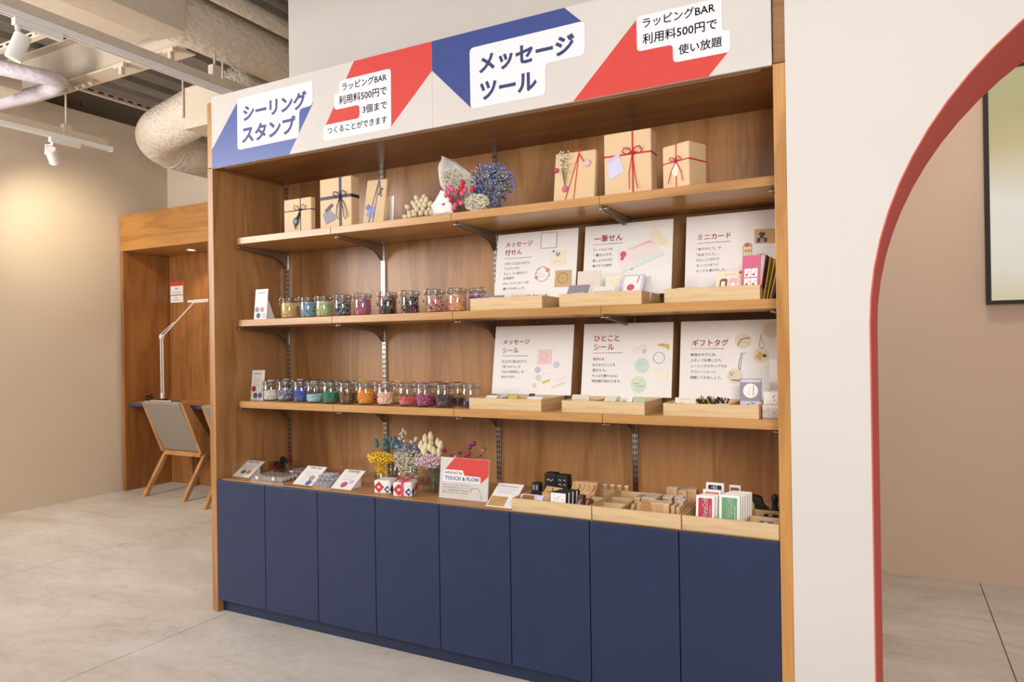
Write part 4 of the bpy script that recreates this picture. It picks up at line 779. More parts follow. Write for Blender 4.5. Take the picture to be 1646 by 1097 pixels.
def _wire(r, h):
    m = MB(); a0 = [(r * 1.0 * math.cos(2 * PI * k / 20), r * 1.0 * math.sin(2 * PI * k / 20), h * .775) for k in range(21)]
    m.tube(a0, .0012, 5)
    m.tube([(-r * 1.0, -.012, h * .775), (-r * 1.10, -.012, h * .86), (-r * .98, -.010, h * .97), (-r * .6, 0, h * .985), (-r * .98, .010, h * .97), (-r * 1.10, .012, h * .86), (-r * 1.0, .012, h * .775)], .0013, 5)
    m.tube([(-r * 1.02, -.011, h * .80), (-r * 1.18, -.010, h * .62), (-r * 1.24, -.006, h * .44), (-r * 1.24, .006, h * .44), (-r * 1.18, .010, h * .62), (-r * 1.02, .011, h * .80)], .0013, 5)
    m.tube([(r * .99, -.012, h * .775), (r * 1.05, -.012, h * .9), (r * 1.05, .012, h * .9), (r * .99, .012, h * .775)], .0013, 5)
    me = m.mesh('wire_clip', CHROME, True); return me
A = [(.350, [(226, 196, 120), (238, 220, 160), (212, 176, 110)], 'pale gold'), (.473, [(110, 160, 200), (180, 206, 224), (90, 110, 130), (196, 200, 160)], 'light blue and white'), (.573, [(190, 204, 120), (214, 220, 176), (150, 170, 90), (220, 224, 226)], 'lime green and white'),
     (.687, [(30, 32, 52), (236, 236, 240), (110, 112, 60), (70, 70, 110)], 'black, white and olive'), (.806, [(220, 70, 100), (90, 120, 190), (160, 110, 180), (110, 180, 170), (226, 120, 90)], 'bright pink, blue and purple'), (.949, [(26, 28, 54), (210, 180, 60), (60, 60, 90), (190, 60, 60), (40, 40, 40)], 'navy with yellow and red'),
     (1.073, [(60, 34, 44), (120, 60, 70), (220, 210, 206), (40, 30, 40)], 'dark wine and white'), (1.205, [(226, 110, 90), (40, 44, 70), (236, 190, 180), (240, 240, 240), (90, 120, 110)], 'coral, navy and white'), (1.317, [(240, 180, 60), (226, 90, 110), (150, 190, 220), (240, 140, 60), (200, 170, 220)], 'multicoloured rainbow')]
for k, (x, cols, nm) in enumerate(A):
    t = thing('clip_jar', f'glass clip jar packed with {nm} wax beads on the middle shelf', 'jar', (x, .15, 1.438), (0, 0, R.uniform(-.15, .5)), 'jars of mixed wax beads on the middle shelf')
    jar_parts(t, .041, .106, .93, cols, 700, .0036, 100 + k)
for k, (x, y, cols, nm) in enumerate([(.862, .27, [(120, 84, 60), (180, 150, 120), (50, 40, 36)], 'brown and tan'), (1.385, .21, [(110, 60, 150), (170, 130, 200), (60, 30, 90)], 'purple')]):
    t = thing('clip_jar', f'clip jar of {nm} wax beads standing behind the others on the middle shelf', 'jar', (x, y, 1.438), (0, 0, .8 if k == 0 else 2.6), 'jars of mixed wax beads on the middle shelf')
    jar_parts(t, .041, .106, .85, cols, 400, .0042, 120 + k)
B_ = [((238, 234, 224), (214, 210, 200), .58, 'white'), ((120, 116, 140), (226, 226, 232), .72, 'silver grey'), ((70, 96, 180), (90, 120, 206), .80, 'blue'), ((150, 206, 216), (200, 232, 236), .42, 'pale aqua'), ((40, 130, 96), (70, 160, 120), .66, 'green'), ((90, 66, 50), (176, 132, 92), .66, 'bronze brown'),
      ((236, 150, 30), (246, 176, 60), .82, 'orange'), ((240, 190, 166), (250, 222, 204), .68, 'peach'), ((222, 80, 96), (236, 130, 140), .40, 'coral red'), ((160, 60, 110), (200, 110, 150), .58, 'magenta'), ((74, 52, 56), (110, 80, 84), .62, 'dark brown')]
BX = [.183, .279, .387, .500, .603, .703, .812, .925, 1.045, 1.140, 1.243]
for k, ((c1, c2, f, nm), x) in enumerate(zip(B_, BX)):
    y = .185 if k < 3 else .155
    t = thing('clip_jar', f'glass clip jar part filled with {nm} wax pellets on the lowest shelf', 'jar', (x, y, 1.032), (0, 0, R.uniform(.0, .5)), 'jars of plain wax pellets on the lowest shelf')
    jar_parts(t, .0405, .104, f, [c1, c1, c2], 240, .0060, 200 + k, c1)
B2 = [((230, 220, 190), 'cream'), ((225, 205, 150), 'pale yellow'), ((50, 40, 60), 'black'), ((60, 70, 150), 'indigo'), ((80, 130, 90), 'leaf green'), ((200, 190, 60), 'olive yellow'), ((216, 70, 80), 'bright red'), ((232, 200, 90), 'yellow'), ((226, 140, 150), 'rose pink'), ((130, 30, 46), 'dark red'), ((90, 36, 50), 'burgundy')]
for k, (c1, nm) in enumerate(B2):
    x = BX[k] + .03 - .012
    t = thing('clip_jar', f'clip jar of {nm} wax pellets in the back row of the lowest shelf', 'jar', (x - .02, .292 if k < 3 else .262, 1.032), (0, 0, .6), 'jars of plain wax pellets on the lowest shelf')
    jar_parts(t, .0405, .104, .3, [c1], 90, .0062, 300 + k, c1)
t = thing('clip_jar', 'last glass clip jar holding few navy wax pellets, next to the bamboo tray', 'jar', (1.345, .20, 1.032), (0, 0, .2), 'jars of plain wax pellets on the lowest shelf')
jar_parts(t, .0405, .104, .2, [(40, 44, 110)], 90, .0062, 400)

# ---- wax leaflet stands
def stand_card(label, loc, w_, h, tilt, feats, rz=0, foot=.05):
    t = thing('leaflet_stand', label, 'sign', loc, (0, 0, rz))
    f = thing_child('card', t, (-tilt, 0, 0))
    return t
def thing_child(name, parent, rot):
    o = bpy.data.objects.new(name, None); C.objects.link(o); o.parent = parent; o.rotation_euler = rot; return o
def leaflet(label, loc, w_, h, tilt, feats, rz=0):
    t = thing('leaflet_stand', label, 'sign', loc, (0, 0, rz))
    b = obj('card', MB().box(-w_ / 2, w_ / 2, 0, .003, 0, h), SHEET, t, rot=(-tilt, 0, 0))
    draw(feats, 0, b, .01, .0)
    yb, zb = h * .75 * math.sin(tilt), h * .75 * math.cos(tilt)
    m = MB(); y2 = max(yb + .02, .06) if tilt < .5 else yb
    for sx in (-1, 1): m.prism([(.006, .0005), (yb + .004, zb - .003), (y2 + .004, .0005)], 'YZ', sx * w_ * .42 - .001, sx * w_ * .42 + .001)
    obj('easel_back', m, SHEET, t, stuff=True); return t
def wf(w_, h, dots, title='Sealing Wax', t=1):
    f = [('t', title, -w_ * .30, h * .86, w_ * .6, 'dark')] + lines(-w_ * .32, h * .70, 3, w_ * .64, h * .05, 'grey', .0008) + lines(-w_ * .25, h * .52, 2, w_ * .5, h * .05, 'greyp', .0008)
    return f + [('c', a * w_, b * h, r_ * w_, c) for a, b, r_, c in dots]
leaflet('white leaflet with purple, rust, navy and grey dots, left end of middle shelf', (.182, .12, 1.438), .085, .152, .1, wf(.085, .152, [(-.28, .33, .16, 'lavender'), (.12, .33, .16, 'orange'), (-.15, .13, .16, 'slate'), (.28, .13, .17, 'lilac')]), .0)
leaflet('white leaflet with red, grey and blue dots, left end of lowest shelf', (.086, .18, 1.032), .088, .152, .1, wf(.088, .152, [(-.28, .37, .17, 'crimson'), (-.12, .15, .16, 'olivd'), (.26, .16, .16, 'bluef')]), .0)
leaflet('low tilted leaflet with olive and orange dots at the left end of the counter', (.048, .095, CT), .135, .125, 1.02, wf(.135, .125, [(-.02, .3, .10, 'olivd'), (.25, .3, .11, 'orange')], 'Wax Seal'))
leaflet('low tilted leaflet with cream, green, mint and blue dots on the counter', (.494, .073, CT), .122, .125, .98, wf(.122, .125, [(-.17, .37, .12, 'cream'), (.2, .37, .13, 'olive'), (-.17, .15, .12, 'mint'), (.22, .13, .13, 'bluef')], 'Wax Seal'))
leaflet('low tilted leaflet with a red and a grey pink dot, left of the flower vases', (.732, .068, CT), .118, .125, .98, wf(.118, .125, [(.0, .23, .15, 'rose'), (.26, .38, .10, 'mauve')], 'Stamp'))
t4 = leaflet('low tilted leaflet with a kraft paper photo and small round logo beside the stamp tray', (1.560, .048, CT), .118, .135, 1.0, [('p', [(-.055, .006), (.02, .006), (.02, .06), (-.055, .06)], 'tan'), ('l', [(-.05, .03), (-.02, .04), (.015, .03)], .001, 'brown'), ('l', [(-.04, .015), (-.01, .045), (.015, .05)], .001, 'brown'), ('c', .034, .052, .014, 'white'), ('t', 'S', .03, .047, .007, 'dark')] + lines(-.04, .118, 1, .08, .01, 'greyp', .003) + lines(-.04, .105, 4, .085, .009, 'grey', .0008))

# ---- the small red and bone sign
t = thing('counter_sign', 'bone coloured counter sign with red shape and two lines of lettering, beside the flowers', 'sign', (1.238, .108, CT), (-.12, 0, 0))
obj('board', MB().box(0, .238, 0, .007, 0, .171), PAPERB, t, bev=.0008)
m = MB(); m.prism([(.070, .170), (.237, .170), (.237, .103), (.202, .072), (.022, .116)], 'XZ', 0, -.0005); obj('red_shape', m, K('signred'), t)
m = MB(); m.prism(rpoly([(.022, .120), (.114, .120), (.121, .099), (.201, .098), (.201, .070), (.014, .070)], .006), 'XZ', -.0005, -.0009); obj('text_card', m, CARDW, t)
m = MB(); m.text('selected by', .026, .103, .085, -.0013, off=.006); obj('lettering', m, K('rose'), t, stuff=True)
m = MB(); m.text('TOUCH & FLOW', .026, .078, .170, -.0013, off=.02); obj('lettering', m, K('navytext'), t, stuff=True)
m = MB()
for i, (s_, ww) in enumerate([('贈るよろこびをもっと楽しくするラッピング', .140), ('あなたの気持ちを伝えるメッセージツールを', .146), ('いろいろな素材と組み合わせて自由に使って', .142), ('世界にひとつのギフトをつくりませんか', .130)]): m.text(s_, .016, .055 - .0105 * i, ww, -.0004)
for q in strip([(.178 + .027 * math.cos(a), .022 + .03 * math.sin(a)) for a in [PI * (.15 + .1 * k) for k in range(8)]], .0016) + strip([(.203, .018), (.208, .028), (.213, .018), (.208, .008), (.203, .018)], .0007): m.prism(q, 'XZ', 0, -.0004)
obj('lettering', m, K('dark'), t, stuff=True)
obj('strut', MB().box(.09, .15, .0072, .01, .01, .12), PAPERB, t)

# ---- gift boxes on the top shelf
def bow(m, c, s, y, mi=0, w_=.004):
    for sg in (-1, 1):
        pts = [(c[0], y, c[1])] + [(c[0] + sg * s * (1 - math.cos(a)) * .6, y - .006 * math.sin(a) - .004, c[1] + s * .55 * math.sin(a) + s * .12 * a) for a in [PI * k / 5 * 1.7 for k in range(1, 6)]] + [(c[0], y - .003, c[1])]
        m.tube(pts, w_ * .4, 5, mi)
def gift(label, loc, w_, d_, h, rz, rib, rw, vx, hz, tails, mat=None, group='kraft wrapped gifts'):
    t = thing('gift_box', label, 'gift box', loc, (0, 0, rz), group)
    obj('box', MB().box(0, w_, 0, d_, 0, h), mat or K('kraftbox', .55, vs=8), t, bev=.004)
    m = MB(); e = .0012
    m.box(vx - rw / 2, vx + rw / 2, -e, 0, 0.002, h + e).box(vx - rw / 2, vx + rw / 2, -e, d_ + e, h, h + e).box(-e, w_ + e, -e, 0, hz - rw / 2, hz + rw / 2).box(w_, w_ + e, -e, d_, hz - rw / 2, hz + rw / 2).box(-e, 0, -e, d_, hz - rw / 2, hz + rw / 2)
    obj('ribbon', m, rib, t, stuff=False)
    m = MB(); bow(m, (vx, hz), .032 if w_ > .15 else .02, -.002, w_=rw if rw < .008 else .006); m.blob((vx, -.005, hz), (.006, .005, .006))
    for pts in tails: m.tube([(vx, -.004, hz)] + [(a, -.003 - .004 * (i % 2), b) for i, (a, b) in enumerate(pts)], max(.0012, min(rw, .005) * .35), 5)
    obj('bow', m, rib, t); return t
NV = K('ribbonn', .5); RB = K('ribbonr', .5); TW = K('twine')
t = gift('small kraft gift box with thin navy cord and wax seal, leftmost on top shelf', (.343, .13, 1.848), .176, .03, .166, 0, TW, .004, .108, .108, [[(.095, .085), (.085, .07)], [(.10, .08), (.092, .065)]])
obj('wax_seal', MB().lathe([(0, 0), (.016, 0), (.018, .003), (.012, .005), (0, .005)], 16), K('seal', .4), t, (.080, -.001, .055), (PI / 2, 0, 0))
m = MB(); m.tube([(.100, -.003, .095), (.07, -.004, .028)], .0022, 5); m.tube([(.108, -.003, .09), (.078, -.006, .016)], .0022, 5); obj('cord_tail', m, TW, t, stuff=True)
t = gift('large kraft gift box with sheer navy ribbon and grey tag on the top shelf', (.579, .125, 1.848), .190, .055, .236, .0, NV, .015, .125, .145, [[(.105, .10), (.105, .06), (.112, .04)], [(.14, .09), (.15, .05), (.158, .038)], [(.15, .11), (.17, .06), (.168, .045)]])
tg = obj('gift_tag', MB().prism(rpoly([(.018, .070), (.055, .095), (.098, .055), (.092, .04), (.038, .022)], .006), 'XZ', -.0012, -.0022), K('greyp'), t)
obj('washi_tape', MB().prism([(.030, .088), (.045, .078), (.085, .108), (.072, .118)], 'XZ', -.0023, -.0028), K('slate'), tg)
def slim(label, loc, w_, d_, h, tilt, rz, roll, mat=None):
    t = thing('gift_box', label, 'gift box', loc, (-tilt, roll, rz), 'kraft wrapped gifts'); obj('box', MB().box(0, w_, 0, d_, 0, h), K('kraftbox', .55, vs=8), t, bev=.004); return t
t = slim('narrow kraft gift leaning back with blue cords and blue paper scraps on the top shelf', (.828, .13, 1.8482), .108, .032, .218, .20, .12, .0)
m = MB(); m.tube([(.065, -.0015, .214), (.045, -.0015, .11), (.03, -.0015, .0)], .0018, 5); m.tube([(.065, -.0015, .214), (.06, -.0015, .10), (.052, -.0015, .002)], .0014, 5); m.tube([(.066, -.0015, .214), (.075, -.002, .17), (.085, -.002, .13)], .0022, 5); obj('cord', m, K('bluef'), t, stuff=True)
m = MB(); m.prism([(.012, .045), (.03, .09), (.062, .082), (.045, .03)], 'XZ', -.0008, -.0018); obj('paper_scrap', m, K('bluel'), t)
obj('wax_seal', MB().lathe([(0, 0), (.013, 0), (.010, .004), (0, .004)], 14), K('lavender'), t, (.020, -.001, .085), (PI / 2, 0, 0)); obj('dried_sprig', MB().blob((.078, -.003, .155), (.006, .003, .009)).blob((.084, -.003, .168), (.008, .003, .005)).blob((.073, -.003, .143), (.004, .003, .007)), K('brown'), t, stuff=True)
card('paper_stand', 'white paper easel behind the narrow kraft gift', 'stand', (.945, .185, 1.848), .05, .13, .05, -.5, SHEET)
t = slim('kraft gift leaning with red cord, dried flowers and pink seals, right of the bouquet', (1.778, .135, 1.8482), .170, .030, .205, .16, .03, .0)
m = MB(); m.tube([(.10, -.0015, .20), (.075, -.0015, .10), (.048, -.0015, .002)], .0018, 5); m.tube([(.10, -.0015, .20), (.092, -.0015, .10), (.085, -.0015, .002)], .0018, 5); m.tube([(.10, -.002, .196), (.115, -.003, .168), (.13, -.003, .15)], .0024, 5); m.tube([(.10, -.002, .20), (.112, -.004, .215), (.09, -.002, .206)], .0018, 5); obj('cord', m, K('signred'), t, stuff=True)
obj('wax_seal', MB().lathe([(0, 0), (.015, 0), (.012, .004), (0, .004)], 14), K('pinkf'), t, (.135, -.002, .15), (PI / 2, 0, 0)); obj('wax_seal', MB().lathe([(0, 0), (.014, 0), (.011, .004), (0, .004)], 14), K('pinkb'), t, (.048, -.001, .055), (PI / 2, 0, 0)); obj('wax_seal', MB().lathe([(0, 0), (.011, 0), (.009, .004), (0, .004)], 14), K('mag'), t, (.008, -.003, .135), (PI / 2, 0, 0))
m = MB()
for k in range(16):
    a = R.uniform(-.5, .5); L = R.uniform(.09, .16); e = (.045 + a * L * .35, -.005 - R.uniform(0, .008), .05 + L); m.tube([(.048, -.003, .06), tuple((Vector((.048, -.003, .06)) + Vector(e)) / 2 + Vector((0, -.003, 0))), e], .0007, 4); m.blob(e, .0035, 1, .3)
    for q in range(4): m.blob((e[0] + R.uniform(-.012, .012), e[1], e[2] - R.uniform(0, .03)), .0028, 1, .3)
obj('dried_flowers', m, [K('stem'), K('whitef')], t, stuff=True)
t = gift('largest kraft gift box with a red ribbon cross and lilac tag on the top shelf', (1.996, .125, 1.848), .182, .075, .236, 0, RB, .006, .112, .150, [[(.098, .08), (.10, .02)], [(.122, .06), (.132, .018)]])
tg = obj('gift_tag', MB().prism([(.010, .120), (.062, .145), (.078, .09), (.024, .06)], 'XZ', -.0008, -.0016), K('lilac'), t); obj('washi_tape', MB().prism([(.010, .120), (.016, .138), (.064, .160), (.062, .145)], 'XZ', -.0017, -.0022), K('mauve'), tg)
t = gift('smaller kraft box turned to show its corner, red ribbon and oval tag, rightmost gift', (2.2185, .13, 1.848), .118, .10, .158, -.42, RB, .0045, .062, .095, [[(.04, .06), (.03, .02)], [(.085, .055), (.095, .02)]])
obj('gift_tag', MB().prism([(.058 + .016 * math.cos(a), .065 + .024 * math.sin(a)) for a in [2 * PI * k / 18 for k in range(18)]], 'XZ', -.0012, -.002), K('cream'), t)

# ---- dried flowers
def tailhead(t, base_, tip, r, mat, name='flower_head'):
    b = Vector(base_); e = Vector(tip); m = MB(); n = 7
    pts = [b.lerp(e, k / n) for k in range(n + 1)]; rs = [r * v for v in (.25, .8, 1, 1, .93, .8, .55, .1)]
    m.tube(pts, rs, 8); me = m.mesh(name, mat, True); return obj(name, me, None, t)
# bunny tail bunch lying on the top shelf
t = thing('bunny_tail_bunch', 'small bunch of cream bunny tail grass lying on the top shelf', 'dried flowers', (1.13, .15, 1.848))
rows = [(.014, 7, .075, .004), (.033, 6, .064, .0), (.053, 5, .050, -.006), (.073, 4, .036, -.012), (.092, 2, .014, -.018)]
for z, n_, hw, cx in rows:
    for q in range(n_):
        x = cx + hw * (2 * q / max(1, n_ - 1) - 1) + R.uniform(-.004, .004); y = R.uniform(-.012, .02) + z * .3; a = (x - cx) / .075 * .9 + R.uniform(-.25, .25)
        e = (x + .029 * math.sin(a), y - .004, z + .029 * math.cos(a)); tailhead(t, (x, y, z), e, .0115, K('tail', .9, vs=300))
m = MB()
for k in range(12): m.tube([(.02 + R.uniform(-.02, .02), .03, .004), (R.uniform(-.03, .04), .02, .03)], .0012, 4)
m.tube([(-.05, .03, .006), (.08, .05, .006)], .006, 6); obj('stems', m, K('stem'), t, stuff=True)
# bouquet wrapped in white paper
bq = thing('bouquet', 'bouquet of blue, white and pink dried flowers in white paper lying on the top shelf', 'bouquet', (1.38, .17, 1.848))
def sheet(Lc, Rc, ya, yb_, bulge, n=9):
    def ev(c, t):
        k = t * (len(c) - 1); i = min(int(k), len(c) - 2); f = k - i; return Vector(c[i]).lerp(Vector(c[i + 1]), f)
    pv = []
    for i in range(n + 1):
        a, b = ev(Lc, i / n), ev(Rc, i / n)
        for j in range(n + 1):
            u = j / n; p = a.lerp(b, u); pv.append((p.x, ya * (1 - u) + yb_ * u + bulge * math.sin(PI * u) + .004 * math.sin(i * 1.9 + j * 1.3), p.y))
    pf = [(i * (n + 1) + j, i * (n + 1) + j + 1, (i + 1) * (n + 1) + j + 1, (i + 1) * (n + 1) + j) for i in range(n) for j in range(n)]
    o = obj('wrapping_paper', MB().add(pv, pf), SHEET, bq, smooth=True); s_ = o.modifiers.new('s', 'SOLIDIFY'); s_.thickness = .0008
sheet([(-.125, .105), (-.152, .145), (-.166, .212), (-.150, .25), (-.141, .270)], [(-.04, .05), (.0, .13), (-.035, .19), (-.09, .235), (-.130, .268)], .0, .06, .05)
sheet([(-.120, .108), (-.145, .085), (-.176, .05), (-.166, .004)], [(-.085, .10), (-.07, .07), (-.055, .04), (-.05, .003)], -.04, -.06, -.02)
m = MB()
for _ in range(900):
    a = R.uniform(0, 6.28); q = math.sqrt(R.random()); x = -.080 + .072 * q * math.cos(a); z = .150 + .058 * q * math.sin(a) - (x + .08) * .35; m.octa((x, .02 + R.uniform(-.03, .02), z), R.uniform(.002, .004), R.choice((0, 0, 0, 1)))
obj('white_blossom', m, [K('whitef'), K('olive')], bq, stuff=True)
m = MB()
for _ in range(2300):
    a = R.uniform(0, 6.28); q = R.random() ** .6; rr_ = 1 + .12 * math.sin(3 * a + 1); x = .085 + .088 * q * math.cos(a) * rr_; z = .112 + .096 * q * math.sin(a) * rr_; m.octa((x, .03 + R.uniform(-.05, .03), max(.004, z)), R.uniform(.0022, .0048), R.choice((0, 0, 1, 1, 2, 3, 4)))
for k in range(26):
    a = R.uniform(-.2, 2.0); e = (.085 + .10 * math.cos(a), .04, .11 + .10 * math.sin(a)); m.tube([(.0, .04, .04), (.085 + .05 * math.cos(a), .045, .1 + .05 * math.sin(a)), e], .0008, 4, 3)
    for q in range(4): m.octa((e[0] + R.uniform(-.01, .01), e[1], e[2] + R.uniform(-.01, .01)), .004, q % 2)
obj('blue_blossom', m, [K('bluef'), K('bluel'), K('navytext'), K('stem'), K('whitef')], bq, stuff=True)
m = MB()
for _ in range(700):
    a = R.uniform(0, 6.28); q = math.sqrt(R.random()); m.octa((.052 + .055 * q * math.cos(a), -.035 + R.uniform(-.02, .02), .040 + .036 * q * math.sin(a)), R.uniform(.0026, .0048))
obj('white_blossom', m, K('whitef'), bq, stuff=True)
for x, z in [(-.094, .053), (-.059, .067), (-.003, .120), (-.001, .134), (-.026, .096), (.046, .102), (-.019, .058), (-.010, .109)]:
    obj('red_berry', MB().blob((x, -.062, z - .008), .0125, 0, .1).mesh('red_berry', K('berry'), True), None, bq)
for x, z in [(-.078, .111), (-.068, .097), (-.082, .087), (-.050, .108), (.012, .099), (-.037, .041), (-.003, .087), (-.009, .047), (-.062, .118), (-.044, .030)]:
    obj('pink_bud', MB().blob((x, -.064, z - .006), (.0125, .010, .014), 0, .12).mesh('pink_bud', K('pinkb'), True), None, bq)
m = MB()
for _ in range(60): x = R.uniform(-.06, .06); m.tube([(x, -.03, R.uniform(.01, .03)), (x + R.uniform(-.03, .03), -.02, R.uniform(.04, .09))], .0009, 4)
obj('stems', m, K('stemg'), bq, stuff=True)
m = MB(); m.tube([(-.15, .02, .075), (-.14, -.03, .070), (-.12, -.04, .066)], .004, 6); obj('ribbon', m, NV, bq)

def vase(t, r, h, square=False):
    if square: m = MB().box(-r, r, -r, r, .0, .004).box(-r, -r + .003, -r, r, .004, h).box(r - .003, r, -r, r, .004, h).box(-r + .003, r - .003, -r, -r + .003, .004, h).box(-r + .003, r - .003, r - .003, r, .004, h)
    else: m = MB().lathe([(0, 0), (r, 0), (r, h * .7), (r * .8, h * .85), (r * .85, h), (r * .8, h), (r * .75, h * .85), (r * .93, h * .7), (r * .93, .004), (0, .004)], 24)
    return obj('glass_vase', m, GLASS, t, smooth=not square)
def stems(t, n, h, sp, col, y=0, r=.0011):
    m = MB()
    for _ in range(n): a = R.uniform(0, 6.28); q = R.random(); m.tube([(.02 * math.cos(a) * q, .02 * math.sin(a) * q, .006), (.012 * math.cos(a), .012 * math.sin(a), h * .45), (sp * math.cos(a) * q, sp * math.sin(a) * q, h * R.uniform(.85, 1))], r, 4)
    obj('stems', m, K(col), t, stuff=True)
def cloud(t, name, n, c, rad, cols, s0, s1, blobs=False, dome=True):
    m = MB()
    for _ in range(n):
        a = R.uniform(0, 6.28); q = R.random() ** .5; e = R.uniform(-1, 1)
        p = (c[0] + rad[0] * q * math.cos(a), c[1] + rad[1] * q * math.sin(a), c[2] + rad[2] * e * math.sqrt(max(0, 1 - q * q * .8)))
        (m.blob(p, R.uniform(s0, s1), R.randrange(len(cols)), .2) if blobs else m.octa(p, R.uniform(s0, s1), R.randrange(len(cols))))
    obj(name, m, [K(c_) for c_ in cols], t, stuff=True)
t = thing('flower_vase', 'clear vase of bright yellow dried blossoms on the counter', 'vase of flowers', (.822, .245, CT)); vase(t, .030, .055)
stems(t, 34, .11, .05, 'yellowd', r=.0016); cloud(t, 'yellow_blossom', 330, (0, 0, .118), (.068, .045, .028), ['yellow', 'yellowd', 'yellow'], .0035, .0065, True); cloud(t, 'yellow_blossom', 120, (.01, 0, .06), (.028, .024, .03), ['yellowd', 'yellow'], .003, .005)
t = thing('flower_vase', 'vase of teal bunny tail grass standing behind the yellow blossoms', 'vase of flowers', (.835, .335, CT)); vase(t, .032, .08); stems(t, 16, .15, .04, 'teal')
for x, z, dx in [(-.115, .155, -.022), (-.06, .165, -.012), (-.03, .17, .0), (.005, .172, .004), (.03, .175, .008), (-.075, .135, -.015), (.02, .148, .004), (-.012, .15, -.004), (.042, .16, .012), (-.045, .14, 0)]:
    tailhead(t, (x - dx, R.uniform(-.02, .02), z), (x, 0, z + .042), .0125, K('teal', .9, vs=300))
t = thing('flower_vase', 'vase of white and blue sprays with tall white tips in the middle of the flowers', 'vase of flowers', (.962, .285, CT)); vase(t, .036, .095); stems(t, 46, .19, .07, 'stemg')
cloud(t, 'dried_filler', 600, (0, -.01, .062), (.05, .035, .05), ['olive', 'cream', 'sand'], .002, .0045); cloud(t, 'white_blossom', 1000, (0, -.01, .112), (.085, .04, .06), ['whitef', 'whitef', 'cream', 'olive'], .0022, .0048); cloud(t, 'blue_blossom', 260, (0, 0, .165), (.085, .035, .025), ['bluef', 'bluef', 'bluel', 'whitef'], .0022, .005)
m = MB()
for x, z in [(-.035, .255), (-.03, .24), (-.05, .235), (-.045, .22), (.03, .205), (.035, .215), (.005, .195), (-.03, .20), (-.06, .21)]:
    m.tube([(x * .4, 0, .12), (x, 0, z)], .0012, 4, 1); 
    for q in range(5): m.blob((x + R.uniform(-.006, .006), R.uniform(-.006, .006), z + R.uniform(-.006, .008)), .0045, 0, .3)
obj('white_tips', m, [K('whitef'), K('stem')], t, stuff=True)
t = thing('flower_vase', 'square glass vase of pale pink statice with cream bunny tails above', 'vase of flowers', (1.152, .20, CT)); vase(t, .036, .065, True); stems(t, 40, .12, .04, 'stemg', r=.0015)
cloud(t, 'pink_blossom', 330, (-.02, -.01, .135), (.075, .035, .033), ['pinkf', 'pinkf', 'whitef', 'mauve'], .003, .006, True)
for x, z, y in [(-.07, .185, 0), (-.05, .215, .01), (-.012, .228, 0), (.018, .20, .01), (.035, .19, 0), (-.035, .185, -.01), (-.005, .18, -.015), (.01, .165, -.01), (-.04, .16, -.01), (.03, .16, 0), (-.02, .20, .015), (-.055, .165, .0)]:
    tailhead(t, (x, y, z - .005), (x + R.uniform(-.006, .006), y, z + .038), .0125, K('tail', .9, vs=300))
t = thing('flower_vase', 'vase of magenta globe flowers hidden mostly behind the small red sign', 'vase of flowers', (1.33, .27, CT)); vase(t, .032, .10); stems(t, 14, .14, .05, 'stem')
for x, z, c, r in [(-.165, .172, 'mag', .011), (-.125, .150, 'mag', .012), (-.085, .165, 'magd', .010), (-.035, .195, 'magd', .014), (-.015, .212, 'magd', .015), (-.04, .165, 'mag', .013), (-.05, .158, 'mag', .011), (.018, .160, 'magd', .009), (.035, .182, 'orange', .009), (-.11, .148, 'whitef', .008), (-.03, .14, 'magd', .008), (.045, .192, 'brown', .008)]:
    obj('flower_head', MB().blob((x, 0, z), (r, r, r * .9), 0, .15).mesh('flower_head', K(c), True), None, t)
    obj('stem', MB().tube([(x * .1, 0, .08), (x * .6, 0, .12), (x, 0, z)], .001, 4), K('stem'), t)

# ---- patterned gift cubes
def cube_gift(label, x, y, w_, h, rz, rib):
    t = thing('patterned_box', label, 'gift box', (x, y, CT), (0, 0, rz))
    obj('box', MB().box(-w_ / 2, w_ / 2, -w_ / 2, w_ / 2, 0, h), SHEET, t, bev=.008)
    for nm, c, pts in [('red_diamond', 'signred', (-.18 * w_, h * .5)), ('navy_diamond', 'navytext', (.34 * w_, h * .35))]:
        m = MB(); s = h * .42
        cx, cz = pts; s = s if nm == 'red_diamond' else h * .28; m.prism([(cx - s, cz), (cx, cz - s), (cx + min(s, w_ * .46 - cx), cz), (cx, cz + s)], 'XZ', -w_ / 2, -w_ / 2 - .0006)
        for sx in (-1,):
            cy = -pts[0] if nm == 'red_diamond' else -.25 * w_ * 0 - .3 * w_
            m.prism([(cy - s, cz), (cy, cz - s), (cy + s, cz), (cy, cz + s)], 'YZ', sx * w_ / 2, sx * (w_ / 2 + .0006)); m.prism([(cy - s, cz), (cy, cz - s), (cy + s, cz), (cy, cz + s)], 'YZ', w_ / 2, w_ / 2 + .0006)
        m.box(cx - .006, cx + .006, -w_ / 2 - .0011, -w_ / 2 - .0006, cz - .005, cz + .005, 1)
        obj(nm, m, [K(c), CARDW], t, stuff=True)
    if rib:
        m = MB().box(-.006, .006, -w_ / 2 - .0015, -w_ / 2, 0.001, h + .001).box(-.006, .006, -w_ / 2, w_ / 2, h, h + .0015); obj('ribbon', m, K('ribbonp'), t)
        m = MB()
        for sg in (-1, 1):
            m.ribbon([(0, 0, h + .002), (sg * .015, 0, h + .016), (sg * .032, 0, h + .020), (sg * .036, 0, h + .012), (sg * .018, 0, h + .006), (0, 0, h + .003)], (0, .014, 0), .001); m.ribbon([(0, -.004, h + .003), (sg * .014, -.02, h + .004), (sg * .02, -.03, h - .004)], (.01, .004, 0), .001)
        m.blob((0, 0, h + .006), (.006, .007, .005)); obj('bow', m, K('ribbonp'), t, smooth=False)
    return t
cube_gift('small white box with red and navy diamonds under the yellow flowers', .966, .100, .080, .060, .18, False)
cube_gift('white box with red and navy diamonds tied with a pink ribbon bow', 1.080, .088, .086, .062, .30, True)

